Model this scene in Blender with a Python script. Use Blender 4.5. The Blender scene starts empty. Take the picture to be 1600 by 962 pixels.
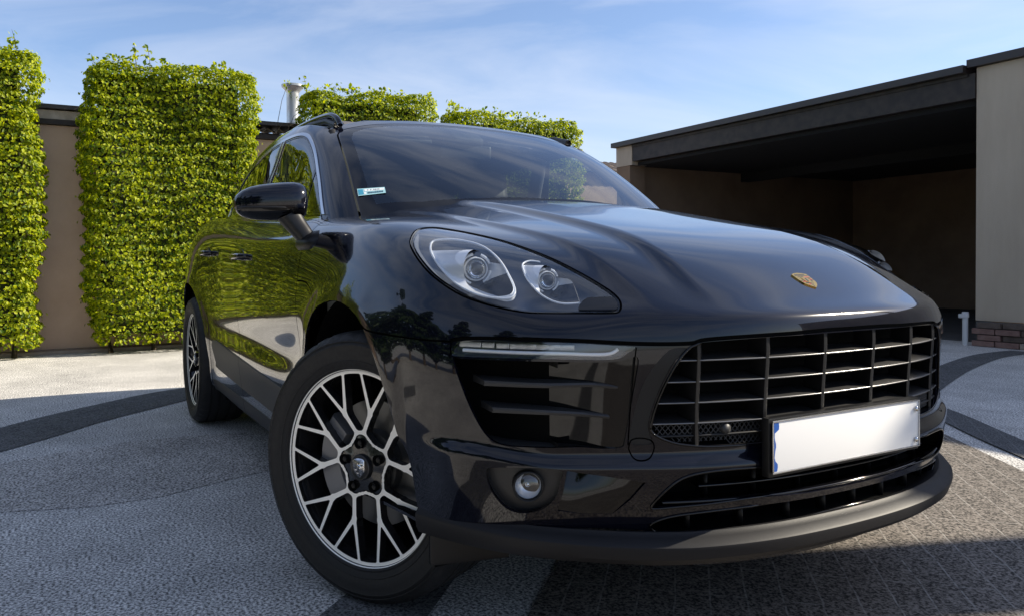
import bpy, bmesh, math, random
import numpy as np
from mathutils import Vector, Matrix
from mathutils.bvhtree import BVHTree
R = math.radians
C = bpy.context.scene.collection
# ---------------------------------------------------------------- camera, sky, sun, exposure
cd=bpy.data.cameras.new('camera'); cam=bpy.data.objects.new('camera',cd); C.objects.link(cam)
cam.matrix_world=Matrix(((0.483142,-0.014196,0.875427,2.06204),(0.875502,0.017466,-0.482900,-1.63805),(-0.008435,0.999747,0.020867,0.92357),(0,0,0,1)))
cd.sensor_width=36; cd.lens=27.2675; cd.shift_x=0.02466; cd.shift_y=-0.02721; cd.clip_start=.05; cd.clip_end=3000
bpy.context.scene.camera=cam
SUN=Vector((.60,1.53,1.0)).normalized()
EL=math.asin(SUN.z); AZ=math.atan2(SUN.x,SUN.y)
w=bpy.data.worlds.new('World'); bpy.context.scene.world=w; w.use_nodes=True
nt=w.node_tree; bg=nt.nodes['Background']; bg.inputs[1].default_value=.11
sky=nt.nodes.new('ShaderNodeTexSky'); sky.sky_type='NISHITA'; sky.sun_disc=False; sky.sun_elevation=EL; sky.sun_rotation=AZ
sky.air_density=1.0; sky.dust_density=.7; sky.ozone_density=4.0
tc=nt.nodes.new('ShaderNodeTexCoord'); mp=nt.nodes.new('ShaderNodeMapping'); mp.inputs['Scale'].default_value=(1.0,1.6,5.5); mp.inputs['Rotation'].default_value=(.25,.1,.9); mp.inputs['Location'].default_value=(.35,.2,.1)
no=nt.nodes.new('ShaderNodeTexNoise'); no.inputs['Scale'].default_value=1.5; no.inputs['Detail'].default_value=7; no.inputs['Roughness'].default_value=.55; no.inputs['Distortion'].default_value=.7
rp=nt.nodes.new('ShaderNodeMapRange'); rp.inputs[1].default_value=.38; rp.inputs[2].default_value=.78; rp.inputs[3].default_value=.05; rp.inputs[4].default_value=.62
mx=nt.nodes.new('ShaderNodeMix'); mx.data_type='RGBA'; mx.inputs[7].default_value=(5.0,5.2,5.7,1)
nt.links.new(tc.outputs['Generated'],mp.inputs[0]); nt.links.new(mp.outputs[0],no.inputs['Vector']); nt.links.new(no.outputs['Fac'],rp.inputs[0])
nt.links.new(rp.outputs[0],mx.inputs[0]); hue=nt.nodes.new('ShaderNodeVectorMath'); hue.operation='MULTIPLY'; hue.inputs[1].default_value=(.93,.90,.94); nt.links.new(sky.outputs[0],hue.inputs[0]); nt.links.new(hue.outputs[0],mx.inputs[6]); nt.links.new(mx.outputs[2],bg.inputs[0])
sl=bpy.data.lights.new('sun','SUN'); sl.energy=5.0; sl.angle=R(.53); sl.color=(1,.90,.73)
so=bpy.data.objects.new('sun',sl); C.objects.link(so); so.rotation_euler=SUN.to_track_quat('Z','Y').to_euler(); so.location=(5,10,12)
vs=bpy.context.scene.view_settings; vs.view_transform='Standard'; vs.look='None'; vs.gamma=1; vs.exposure=.85; vs.use_curve_mapping=False
cy_=bpy.context.scene.cycles; cy_.max_bounces=8; cy_.transparent_max_bounces=12; cy_.caustics_reflective=False; cy_.caustics_refractive=False; cy_.sample_clamp_indirect=6


# ---------------------------------------------------------------- body surface
# side columns, rear -> front corner -> nose centre.  every row: (x, half width, z), low -> high
BODY = [
 # rear centre
 [(-3.70,0,.30),(-3.76,0,.38),(-3.79,0,.50),(-3.80,0,.62),(-3.79,0,.76),(-3.76,0,.92),(-3.72,0,1.06),(-3.66,0,1.16)],
 [(-3.68,.45,.30),(-3.74,.45,.38),(-3.77,.45,.50),(-3.78,.45,.62),(-3.77,.45,.76),(-3.73,.45,.92),(-3.68,.45,1.06),(-3.62,.44,1.17)],
 [(-3.58,.76,.30),(-3.63,.78,.38),(-3.65,.79,.50),(-3.66,.79,.62),(-3.64,.79,.76),(-3.60,.78,.92),(-3.54,.74,1.08),(-3.47,.67,1.20)],
 [(-3.30,.87,.30),(-3.32,.89,.40),(-3.33,.90,.52),(-3.33,.91,.66),(-3.33,.91,.80),(-3.30,.895,.98),(-3.27,.84,1.14),(-3.22,.745,1.22)],
 [(-2.807,.92,.30),(-2.807,.935,.42),(-2.807,.955,.56),(-2.807,.963,.70),(-2.807,.962,.85),(-2.807,.944,1.00),(-2.807,.89,1.13),(-2.807,.80,1.205)],
 [(-2.30,.90,.27),(-2.30,.915,.40),(-2.30,.925,.52),(-2.30,.925,.62),(-2.30,.935,.75),(-2.30,.927,.99),(-2.30,.90,1.10),(-2.30,.83,1.17)],
 [(-1.75,.89,.25),(-1.75,.905,.38),(-1.75,.915,.50),(-1.75,.911,.61),(-1.75,.925,.74),(-1.75,.919,.985),(-1.75,.895,1.075),(-1.75,.83,1.135)],
 [(-1.15,.89,.25),(-1.15,.905,.38),(-1.15,.920,.50),(-1.15,.909,.61),(-1.15,.930,.74),(-1.15,.923,.965),(-1.15,.89,1.05),(-1.15,.82,1.105)],
 [(-.65,.90,.26),(-.65,.915,.40),(-.65,.920,.52),(-.65,.915,.63),(-.65,.939,.76),(-.65,.925,.955),(-.65,.885,1.04),(-.65,.80,1.095)],
 [(-.30,.92,.28),(-.30,.935,.42),(-.30,.945,.56),(-.30,.95,.70),(-.30,.946,.83),(-.30,.928,.94),(-.30,.88,1.025),(-.30,.79,1.082)],
 [(0,.93,.30),(0,.945,.42),(0,.955,.55),(0,.958,.68),(0,.952,.81),(0,.928,.92),(0,.875,1.005),(0,.78,1.058)],
 [(.27,.90,.30),(.27,.915,.41),(.27,.93,.52),(.27,.938,.64),(.27,.935,.755),(.27,.91,.86),(.27,.86,.95),(.27,.77,1.008)],
 [(.47,.84,.29),(.47,.855,.40),(.475,.868,.50),(.48,.875,.60),(.48,.878,.69),(.47,.865,.775),(.455,.82,.875),(.44,.745,.945)],
 [(.60,.71,.28),(.62,.73,.38),(.632,.74,.48),(.637,.745,.57),(.64,.747,.655),(.638,.745,.735),(.622,.722,.805),(.58,.665,.868)],
 [(.70,.58,.27),(.718,.585,.375),(.730,.59,.475),(.734,.59,.565),(.736,.592,.65),(.739,.59,.735),(.728,.575,.80),(.682,.545,.852)],
 [(.785,.41,.26),(.80,.415,.37),(.813,.415,.47),(.815,.415,.56),(.818,.415,.645),(.824,.415,.735),(.812,.41,.798),(.762,.395,.840)],
 [(.835,.21,.255),(.85,.21,.365),(.860,.21,.465),(.860,.21,.555),(.864,.21,.645),(.870,.21,.735),(.862,.21,.798),(.80,.20,.838)],
 [(.845,0,.25),(.86,0,.36),(.870,0,.46),(.870,0,.55),(.874,0,.645),(.880,0,.735),(.870,0,.798),(.808,0,.837)],
]
NC=len(BODY); COR=13; COWL=8
# bonnet profile: for cap rows COR-1 .. COWL, columns at y fractions (outer->centre) matching columns 14..17
CAP = {
 12: [(.50,.555,.952),(.56,.405,.950),(.59,.205,.944),(.60,0,.942)],
 11: [(.28,.58,1.018),(.31,.42,1.02),(.335,.21,1.02),(.34,0,1.018)],
 10: [(.0,.59,1.070),(.0,.43,1.078),(.01,.215,1.082),(.015,0,1.082)],
 9:  [(-.29,.60,1.100),(-.27,.43,1.118),(-.255,.215,1.128),(-.25,0,1.130)],
 8:  [(-.60,.61,1.118),(-.55,.44,1.140),(-.52,.22,1.152),(-.51,0,1.156)],
}
def solve_cage(verts, faces, pins, it=6, k=.9, levels=2):
    """move the cage so that the smoothed surface passes through the given points"""
    tgt=np.array(verts); cur=tgt.copy()
    me=bpy.data.meshes.new('cage_tmp'); me.from_pydata([tuple(v) for v in cur],[],faces)
    ob=bpy.data.objects.new('cage_tmp',me); C.objects.link(ob)
    m=ob.modifiers.new('s','SUBSURF'); m.levels=levels; m.boundary_smooth='PRESERVE_CORNERS'
    n=len(verts)
    for _ in range(it):
        me.vertices.foreach_set('co',cur.ravel()); me.update()
        dg=bpy.context.evaluated_depsgraph_get(); dg.update()
        ev=ob.evaluated_get(dg).to_mesh()
        co=np.empty(len(ev.vertices)*3); ev.vertices.foreach_get('co',co); co=co.reshape(-1,3)[:n]
        cur=cur+k*(tgt-co)
        ob.evaluated_get(dg).to_mesh_clear()
    me.vertices.foreach_set('co',cur.ravel()); me.update(); m.levels=4
    dg=bpy.context.evaluated_depsgraph_get(); dg.update()
    out=bpy.data.meshes.new_from_object(ob.evaluated_get(dg))
    bpy.data.objects.remove(ob); bpy.data.meshes.remove(me)
    return out
class Cage:
    def __init__(s): s.v=[]; s.f=[]; s.key={}
    def vert(s,x,y,z):
        k=(round(x,5),round(y,5),round(z,5))
        if k not in s.key: s.key[k]=len(s.v); s.v.append(k)
        return s.key[k]
    def quad(s,a,b,c,d):
        # right hand side given with y<0 ; add both sides
        for sg in (-1,1):
            ids=[s.vert(p[0],sg*p[1],p[2]) for p in (a,b,c,d)]
            if sg==1: ids=ids[::-1]
            if len(set(ids))>=3: s.f.append(tuple(dict.fromkeys(ids)))
def body_mesh():
    cg=Cage()
    cols=[]
    for i,col in enumerate(BODY):
        x,w,z=col[0]
        inn=(x+(.05 if i<3 else (-.05 if i>12 else 0)), max(0,w-(.06 if 2<i<14 else .0)), z-.02) if w>0 else (x+(.05 if i<3 else -.05),0,z-.02)
        c=[inn]+list(col)
        if i<=COWL:     # hidden flange inside the belt line
            x,w,z=col[-1]
            f=(x+(.06 if i<3 else 0), max(0,w-(.07 if i>1 else 0)), z-.015)
            c.append(f)
        cols.append(c)
    for i in range(NC-1):
        a,b=cols[i],cols[i+1]
        for r in range(8):
            cg.quad(a[r],b[r],b[r+1],a[r+1])
        if i<COWL: cg.quad(a[8],b[8],b[9],a[9])
    # bonnet cap rows: index 0 outer = BODY[i][-1]
    rows=[[BODY[k][-1] for k in range(13,18)]]
    for i in range(12,7,-1): rows.append([BODY[i][-1]]+CAP[i])
    fl=[(x-.03,y,z-.035) for x,y,z in rows[-1]]; fl[0]=cols[COWL][9]
    rows.append(fl)
    for a,b in zip(rows[:-1],rows[1:]):
        for j in range(4):
            cg.quad(a[j],a[j+1],b[j+1],b[j])
    return solve_cage(cg.v,cg.f,None)
# greenhouse: columns rear centre -> side -> A pillar -> screen centre, rows base -> roof edge
GH_BASE=[(-3.70,0,1.10),(-3.66,.42,1.11),(-3.52,.64,1.13),(-3.2,.69,1.14),(-2.75,.755,1.14),(-2.25,.80,1.13),(-1.75,.82,1.09),(-1.2,.815,1.05),(-.85,.81,1.03),(-.50,.80,1.01),(-.36,.58,1.03),(-.29,.30,1.045),(-.265,0,1.05)]
GH_TOP =[(-3.36,0,1.485),(-3.34,.34,1.475),(-3.26,.54,1.44),(-3.02,.575,1.460),(-2.62,.617,1.508),(-2.2,.648,1.545),(-1.80,.670,1.562),(-1.48,.672,1.556),(-1.30,.662,1.538),(-1.12,.636,1.500),(-1.175,.46,1.552),(-1.20,.23,1.573),(-1.208,0,1.580)]
ROOFZ=[(-3.36,1.485),(-3.05,1.545),(-2.65,1.592),(-2.2,1.620),(-1.80,1.626),(-1.52,1.617),(-1.36,1.602)]
def gh_mesh():
    cg=Cage(); cols=[]
    for i,(b,t) in enumerate(zip(GH_BASE,GH_TOP)):
        c=[]
        side = 3<=i<=8; ws = i>=10; rear = i<=1
        for f in (0,.28,.62,.88,1):
            x,y,z=[b[k]+(t[k]-b[k])*f for k in range(3)]
            bl=4*f*(1-f)
            if i==0 or ws: x+= (.03 if ws else -.03)*bl; z+=.035*bl
            elif side: y+=.022*bl+(.018 if f==.88 else 0); 
            elif i==9: y+=.012*bl; x+=.012*bl; z+=.02*bl
            elif i<3: y+=.01*bl; x-=.03*bl; z+=.02*bl
            c.append((x,max(0,y),z))
        cols.append(c)
    for a,b in zip(cols[:-1],cols[1:]):
        for r in range(4): cg.quad(a[r],b[r],b[r+1],a[r+1])
    # roof cap : front edge = columns 9..12, rear edge = columns 2..0, side = columns 2..9
    fr=[(.46,-.040),(.23,-.010),(0,0)]
    rows=[]
    rows.append([GH_TOP[2],(-3.34,.34,1.475),(-3.36,0,1.485)])
    # use 4 columns: outer, .46,.23,0 ; rear edge has outer,.34,0 -> add one
    rows=[]
    for k,i in enumerate(range(2,10)):
        o=GH_TOP[i]
        if i==9: rows.append([GH_TOP[j] for j in (9,10,11,12)]); continue
        if i==2: rows.append([GH_TOP[2],GH_TOP[1],None,GH_TOP[0]]); continue
        zx,zz=ROOFZ[k] ; 
        rows.append([o]+[( o[0]*(y/.68)+zx*(1-y/.68) if y else zx, y*(o[1]/.68), zz+dz-(0.012 if y==.46 else 0)) for y,dz in fr])
    for a,b in zip(rows[:-1],rows[1:]):
        if a[2] is None:
            cg.quad(a[0],a[1],b[1],b[0]); cg.quad(a[1],a[3],b[3],b[1]) if False else None
            # triangle + quad fan to pick up the extra column
            for sg in (-1,1):
                P=[a[1],a[3],b[3],b[2],b[1]]
                ids=[cg.vert(p[0],sg*p[1],p[2]) for p in P]
                if sg==1: ids=ids[::-1]
                cg.f.append(tuple([ids[i] for i in (0,1,2,3,4)]))
        else:
            for j in range(3): cg.quad(a[j],a[j+1],b[j+1],b[j])
    return solve_cage(cg.v,cg.f,None)
ARCH_F=[(-.475,.18),(-.478,.32),(-.475,.45),(-.435,.60),(-.365,.71),(-.23,.795),(-.045,.825),(.115,.795),(.215,.72),(.29,.61),(.335,.49),(.352,.38),(.362,.30),(.366,.18)]
ARCH_R=[(-2.807+.452*math.cos(a),.375+.452*math.sin(a)) for a in [math.radians(x) for x in range(200,-21,-15)]]
def flare(co):
    """wheel arch lips swell outward a little"""
    co=co.copy()
    for A in (ARCH_F,ARCH_R):
        P=np.array(A); d=np.full(len(co),9.)
        for a,b in zip(P[:-1],P[1:]):
            ab=b-a; t=np.clip(((co[:,[0,2]]-a)@ab)/(ab@ab),0,1)
            d=np.minimum(d,np.linalg.norm(co[:,[0,2]]-(a+t[:,None]*ab),axis=1))
        w=.012*np.exp(-(d/.055)**2)*(np.abs(co[:,1])>.8)*(co[:,0]<.33)
        co[:,1]+=np.sign(co[:,1])*w
    return co
def ledge(co,nr):
    """the bumper steps outward below the grille and the side intakes"""
    x,y,z=co[:,0],np.abs(co[:,1]),co[:,2]
    sm=lambda a,b,t:(lambda u:u*u*(3-2*u))(np.clip((t-a)/(b-a),0,1))
    z0=.511+.02*sm(.70,.86,y)
    w=sm(z0,z0-.030,z)*sm(.30,.44,z)*sm(.36,.50,x)*sm(.92,.86,y)
    h=nr.copy(); h[:,2]=0; h/=np.maximum(np.linalg.norm(h,axis=1)[:,None],1e-6)
    return co+h*(.020*w)[:,None]
def dome(co):
    """raised centre of the bonnet: two soft steps each side"""
    x,y,z=co[:,0],np.abs(co[:,1]),co[:,2]
    sm=lambda a,b,t:(lambda u:u*u*(3-2*u))(np.clip((t-a)/(b-a),0,1))
    top=sm(.80,.86,z)*sm(.84,.60,x)*sm(-.75,-.55,x)
    yc=.335+.03*sm(.3,-.5,x)+.02*sm(.5,.8,x)
    s1=(1-np.clip((y-yc)/.055,0,1))**2
    yo=.495+.10*sm(.55,.0,x)
    s2=(1-np.clip((y-yo)/.05,0,1))**2
    co=co.copy(); co[:,2]+=top*(.0145*s1+.007*s2-.010)
    return co

FEAT=dict(
lamp=[(0.2041,-0.8369,0.9869),(0.1616,-0.7989,1.0158),(0.1738,-0.7604,1.0218),(0.2268,-0.7313,1.0140),(0.3045,-0.6929,0.9980),(0.3690,-0.6600,0.9815),(0.4378,-0.6290,0.9592),(0.5033,-0.5984,0.9333),(0.5699,-0.5720,0.9025),(0.6277,-0.5525,0.8736),(0.6664,-0.5442,0.8535),(0.6957,-0.5486,0.8360),(0.7146,-0.5665,0.8183),(0.7043,-0.5883,0.8151),(0.6681,-0.6385,0.8152),(0.6335,-0.6862,0.8152),(0.5988,-0.7303,0.8170),(0.5548,-0.7688,0.8258),(0.5041,-0.8017,0.8399),(0.4482,-0.8290,0.8604),(0.3742,-0.8498,0.8950),(0.3076,-0.8548,0.9299),(0.2423,-0.8491,0.9645)],
washer=[(0.6651,-0.6354,0.8184),(0.6520,-0.6225,0.8309),(0.6467,-0.6001,0.8429),(0.6597,-0.5769,0.8448),(0.6766,-0.5523,0.8447),(0.6982,-0.5560,0.8321),(0.7118,-0.5677,0.8197),(0.7023,-0.5885,0.8164),(0.6837,-0.6145,0.8165)],
tear1=[(0.2885,-0.8213,0.9724),(0.2820,-0.8057,0.9831),(0.3020,-0.7813,0.9859),(0.3345,-0.7537,0.9819),(0.3887,-0.7259,0.9663),(0.4534,-0.7180,0.9343),(0.5058,-0.7199,0.8951),(0.5418,-0.7254,0.8618),(0.5499,-0.7431,0.8451),(0.5281,-0.7716,0.8451),(0.4876,-0.8027,0.8549),(0.4350,-0.8255,0.8787),(0.3799,-0.8353,0.9125),(0.3232,-0.8340,0.9478)],
tear2=[(0.5046,-0.6314,0.9258),(0.4909,-0.6515,0.9291),(0.4920,-0.6719,0.9231),(0.5055,-0.6812,0.9111),(0.5355,-0.6869,0.8860),(0.5746,-0.6815,0.8565),(0.6062,-0.6678,0.8391),(0.6300,-0.6495,0.8323),(0.6496,-0.6190,0.8335)],
cres=[(0.5750,-0.6047,0.8896),(0.5967,-0.6003,0.8765),(0.6496,-0.6190,0.8335),(0.6279,-0.6297,0.8416)],
lampc=[(0.4500,-0.7788,0.9105),(0.4357,-0.7848,0.9181),(0.5617,-0.6475,0.8827)],
drl=[(0.4954,-0.8654,0.7211),(0.4976,-0.8598,0.7397),(0.5154,-0.8445,0.7519),(0.5966,-0.7806,0.7545),(0.6977,-0.6602,0.7513),(0.7358,-0.5942,0.7460),(0.7571,-0.5556,0.7425),(0.7492,-0.5720,0.7286),(0.7350,-0.5989,0.7165),(0.6719,-0.7052,0.7179),(0.5819,-0.8024,0.7185),(0.5116,-0.8558,0.7177)],
drlin=[(0.5159,-0.8498,0.7321),(0.6093,-0.7753,0.7307),(0.6816,-0.6900,0.7295),(0.7270,-0.6133,0.7277),(0.7396,-0.5886,0.7384)],
intake=[(0.4995,-0.8643,0.7127),(0.5202,-0.8544,0.6504),(0.5417,-0.8357,0.5881),(0.5650,-0.8133,0.5414),(0.5934,-0.7865,0.5254),(0.6504,-0.7239,0.5237),(0.6944,-0.6594,0.5262),(0.7200,-0.6144,0.5231),(0.7392,-0.5791,0.5255),(0.7434,-0.5719,0.5436),(0.7496,-0.5625,0.6048),(0.7580,-0.5532,0.6758),(0.7617,-0.5491,0.7132),(0.7565,-0.5588,0.7216),(0.7350,-0.5990,0.7110),(0.6721,-0.7053,0.7123),(0.5825,-0.8028,0.7129),(0.5191,-0.8517,0.7125)],
fin1=[(0.5659,-0.8207,0.6615),(0.6579,-0.7244,0.6601),(0.7128,-0.6371,0.6615),(0.7391,-0.5869,0.6553)],
fin2=[(0.5786,-0.8073,0.6027),(0.6557,-0.7235,0.6013),(0.7004,-0.6540,0.5975),(0.7287,-0.6017,0.5914)],
flank=[(0.8103,-0.4481,0.7364),(0.7911,-0.4906,0.7344),(0.7681,-0.5335,0.6755),(0.7541,-0.5539,0.6060),(0.7479,-0.5633,0.5393),(0.7631,-0.5335,0.5304),(0.7701,-0.5198,0.5357),(0.7672,-0.5261,0.5609),(0.7674,-0.5262,0.5818),(0.7732,-0.5167,0.6193),(0.7837,-0.5005,0.6651),(0.7977,-0.4768,0.7135)],
tow=[(0.7463,-0.5656,0.5225),(0.7541,-0.5580,0.5024),(0.7657,-0.5448,0.4976),(0.7704,-0.5256,0.5031),(0.7717,-0.5159,0.5216),(0.7695,-0.5211,0.5385),(0.7582,-0.5435,0.5445),(0.7492,-0.5608,0.5392)],
grille=[(0.8715,-0.1952,0.7574),(0.8584,-0.2826,0.7563),(0.8237,-0.4112,0.7512),(0.8138,-0.4385,0.7450),(0.8091,-0.4507,0.7384),(0.8001,-0.4716,0.7134),(0.7861,-0.4955,0.6650),(0.7749,-0.5128,0.6164),(0.7695,-0.5219,0.5781),(0.7693,-0.5219,0.5608),(0.7769,-0.5059,0.5465),(0.7916,-0.4738,0.5331),(0.8080,-0.4337,0.5260),(0.8213,-0.3959,0.5227),(0.8392,-0.3315,0.5213)],
lowA=[(0.8643,-0.3075,0.4741),(0.8352,-0.4120,0.4726),(0.8112,-0.4703,0.4605),(0.7905,-0.5059,0.4301),(0.7725,-0.5244,0.3990),(0.7731,-0.5178,0.3912),(0.7968,-0.4700,0.3942),(0.8243,-0.4032,0.3980),(0.8523,-0.3123,0.4040)],
lowB=[(0.8472,-0.3067,0.3833),(0.8145,-0.4125,0.3786),(0.7853,-0.4779,0.3713),(0.7650,-0.5109,0.3584),(0.7580,-0.5157,0.3445),(0.7673,-0.4857,0.3251),(0.7860,-0.4417,0.3208),(0.8033,-0.3978,0.3224),(0.8366,-0.2872,0.3311)],
fog=[(0.5739,-0.8213,0.4699),(0.5860,-0.8127,0.4777),(0.6480,-0.7523,0.4836),(0.6880,-0.6997,0.4795),(0.6846,-0.7002,0.4581),(0.6697,-0.7061,0.4141),(0.6425,-0.7256,0.3860),(0.6109,-0.7553,0.3750),(0.5902,-0.7802,0.3833),(0.5777,-0.8029,0.4097),(0.5714,-0.8177,0.4424)],
fogc=[(0.6368,-0.7555,0.4396)],
wedge=[(0.6941,-0.6907,0.4789),(0.7381,-0.6150,0.4662),(0.7755,-0.5427,0.4525),(0.7544,-0.5676,0.4135),(0.7272,-0.5949,0.3798),(0.6937,-0.6507,0.3796),(0.6652,-0.6966,0.3862),(0.6838,-0.6939,0.4312)],
shut=[(0.1653,-0.9581,0.7688),(0.1918,-0.9558,0.7582),(0.2601,-0.9409,0.7536),(0.3583,-0.9176,0.7506),(0.4349,-0.8911,0.7493),(0.4894,-0.8621,0.7493)],
hoodline=[(0.4894,-0.8621,0.7493),(0.5100,-0.8465,0.7566),(0.5955,-0.7799,0.7592),(0.6968,-0.6595,0.7567),(0.7618,-0.5454,0.7495),(0.8085,-0.4501,0.7488),(0.8229,-0.4119,0.7562),(0.8581,-0.2823,0.7612),(0.8712,-0.1949,0.7627)],
fline=[(0.4901,-0.8625,0.7465),(0.4925,-0.8671,0.7209),(0.4968,-0.8662,0.7111)],
crest=[(0.7204,-0.0157,0.8899),(0.7143,0.0120,0.8935),(0.7214,0.0273,0.8893),(0.7428,0.0317,0.8764),(0.7684,0.0183,0.8610),(0.7878,-0.0065,0.8494),(0.7868,-0.0287,0.8499),(0.7687,-0.0431,0.8608),(0.7459,-0.0385,0.8745)],
door=[(-0.5365,-0.9099,0.9876),(-0.5340,-0.9313,0.9120),(-0.5381,-0.9406,0.7826),(-0.6059,-0.9198,0.6456)],
handleF=[(-1.7059,-0.9203,0.9672),(-1.3593,-0.9223,0.9630)],
handleR=[(-2.5070,-0.9371,0.9984),(-2.1659,-0.9229,0.9895)],
sticker=[(-0.6210,-0.6896,1.1937),(-0.5791,-0.6000,1.2004),(-0.5500,-0.6068,1.1769),(-0.5865,-0.6973,1.1653)],
)
# ---------------------------------------------------------------- mesh helpers
def spline(pts, n=6, closed=False):
    """Catmull-Rom through the points"""
    P=[Vector(p) for p in pts]; out=[]; m=len(P)
    rng=range(m if closed else m-1)
    for i in rng:
        if closed: a,b,c,d=P[(i-1)%m],P[i],P[(i+1)%m],P[(i+2)%m]
        else: a,b,c,d=P[max(i-1,0)],P[i],P[i+1],P[min(i+2,m-1)]
        for k in range(n):
            t=k/n
            out.append(.5*((2*b)+(c-a)*t+(2*a-5*b+4*c-d)*t*t+(3*b-a-3*c+d)*t**3))
    if not closed: out.append(P[-1])
    return out
def mirror_y(p): return Vector((p[0],-p[1],p[2]))
def link(name, me, mat=None, parent=None, smooth=True):
    if isinstance(me,bmesh.types.BMesh):
        m=bpy.data.meshes.new(name); me.to_mesh(m); me.free(); me=m
    if smooth is True:
        me.polygons.foreach_set('use_smooth',[True]*len(me.polygons))
    if mat is not None:
        me.materials.clear(); me.materials.append(mat)
    o=bpy.data.objects.new(name,me); C.objects.link(o)
    if parent: o.parent=parent
    return o
def sharp(me, ang=35):
    """smooth shading with edges sharper than ang kept hard"""
    bm=bmesh.new(); bm.from_mesh(me)
    for f in bm.faces: f.smooth=True
    for e in bm.edges:
        if len(e.link_faces)==2 and e.calc_face_angle(0)>R(ang): e.smooth=False
    bm.to_mesh(me); bm.free()
def thing(name,label,cat,loc=(0,0,0),rz=0,group=None):
    o=bpy.data.objects.new(name,None); C.objects.link(o); o.location=loc; o.rotation_euler=(0,0,rz)
    o.empty_display_size=.1
    return tag(o,label,cat,group)
def tag(o,label,cat,group=None,kind=None):
    o['label']=label; o['category']=cat
    if group: o['group']=group
    if kind: o['kind']=kind
    return o
def struct(o): o['kind']='structure'; return o
def box(bm,c,s,rot=None,bev=0.0):
    r=bmesh.ops.create_cube(bm,size=1); vs=r['verts']
    M=Matrix.Translation(c)@(rot.to_4x4() if rot else Matrix())@Matrix.Diagonal((s[0],s[1],s[2],1))
    bmesh.ops.transform(bm,matrix=M,verts=vs)
    if bev:
        es=list({e for v in vs for e in v.link_edges})
        bmesh.ops.bevel(bm,geom=es,offset=bev,segments=2,affect='EDGES',profile=.7)
    return vs
def tube(bm,pts,r,seg=8,cap=True,closed=False,taper=None,flat=1.0,up=Vector((0,0,1))):
    P=[Vector(p) for p in pts]; n=len(P); rings=[]
    for i,p in enumerate(P):
        if closed: t=(P[(i+1)%n]-P[i-1]).normalized()
        else: t=(P[min(i+1,n-1)]-P[max(i-1,0)]).normalized()
        a=t.cross(up); a=a.normalized() if a.length>1e-4 else Vector((1,0,0)); b=a.cross(t)
        rr=r*(taper(i/(n-1)) if taper else 1)
        rings.append([bm.verts.new(p+a*rr*math.cos(2*math.pi*k/seg)+b*rr*flat*math.sin(2*math.pi*k/seg)) for k in range(seg)])
    for i in range(n if closed else n-1):
        A,B=rings[i],rings[(i+1)%n]
        for k in range(seg): bm.faces.new((A[k],A[(k+1)%seg],B[(k+1)%seg],B[k]))
    if cap and not closed:
        bm.faces.new(rings[0]); bm.faces.new(rings[-1][::-1])
    return rings
def lathe(bm,prof,seg=64,axis='y',origin=(0,0,0),closed=False):
    """profile (radius, height along axis); axis along +y by default"""
    o=Vector(origin); rings=[]
    for r,h in prof:
        ring=[]
        for k in range(seg):
            a=2*math.pi*k/seg; c,s=math.cos(a)*r,math.sin(a)*r
            ring.append(bm.verts.new(o+(Vector((c,h,s)) if axis=='y' else Vector((c,s,h)) if axis=='z' else Vector((h,c,s)))))
        rings.append(ring)
    n=len(rings)
    for i in range(n if closed else n-1):
        A,B=rings[i],rings[(i+1)%n]
        for k in range(seg):
            bm.faces.new((A[k],A[(k+1)%seg],B[(k+1)%seg],B[k]))
    return rings
def loft(bm,rows,closed=False):
    V=[[bm.verts.new(p) for p in r] for r in rows]
    for a,b in zip(V[:-1],V[1:]):
        m=len(a)
        for j in range(m if closed else m-1): bm.faces.new((a[j],a[(j+1)%m],b[(j+1)%m],b[j]))
    return V
def in_poly(x,y,P):
    c=False; n=len(P); j=n-1
    for i in range(n):
        xi,yi=P[i]; xj,yj=P[j]
        if (yi>y)!=(yj>y) and x<(xj-xi)*(y-yi)/(yj-yi)+xi: c=not c
        j=i
    return c

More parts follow.
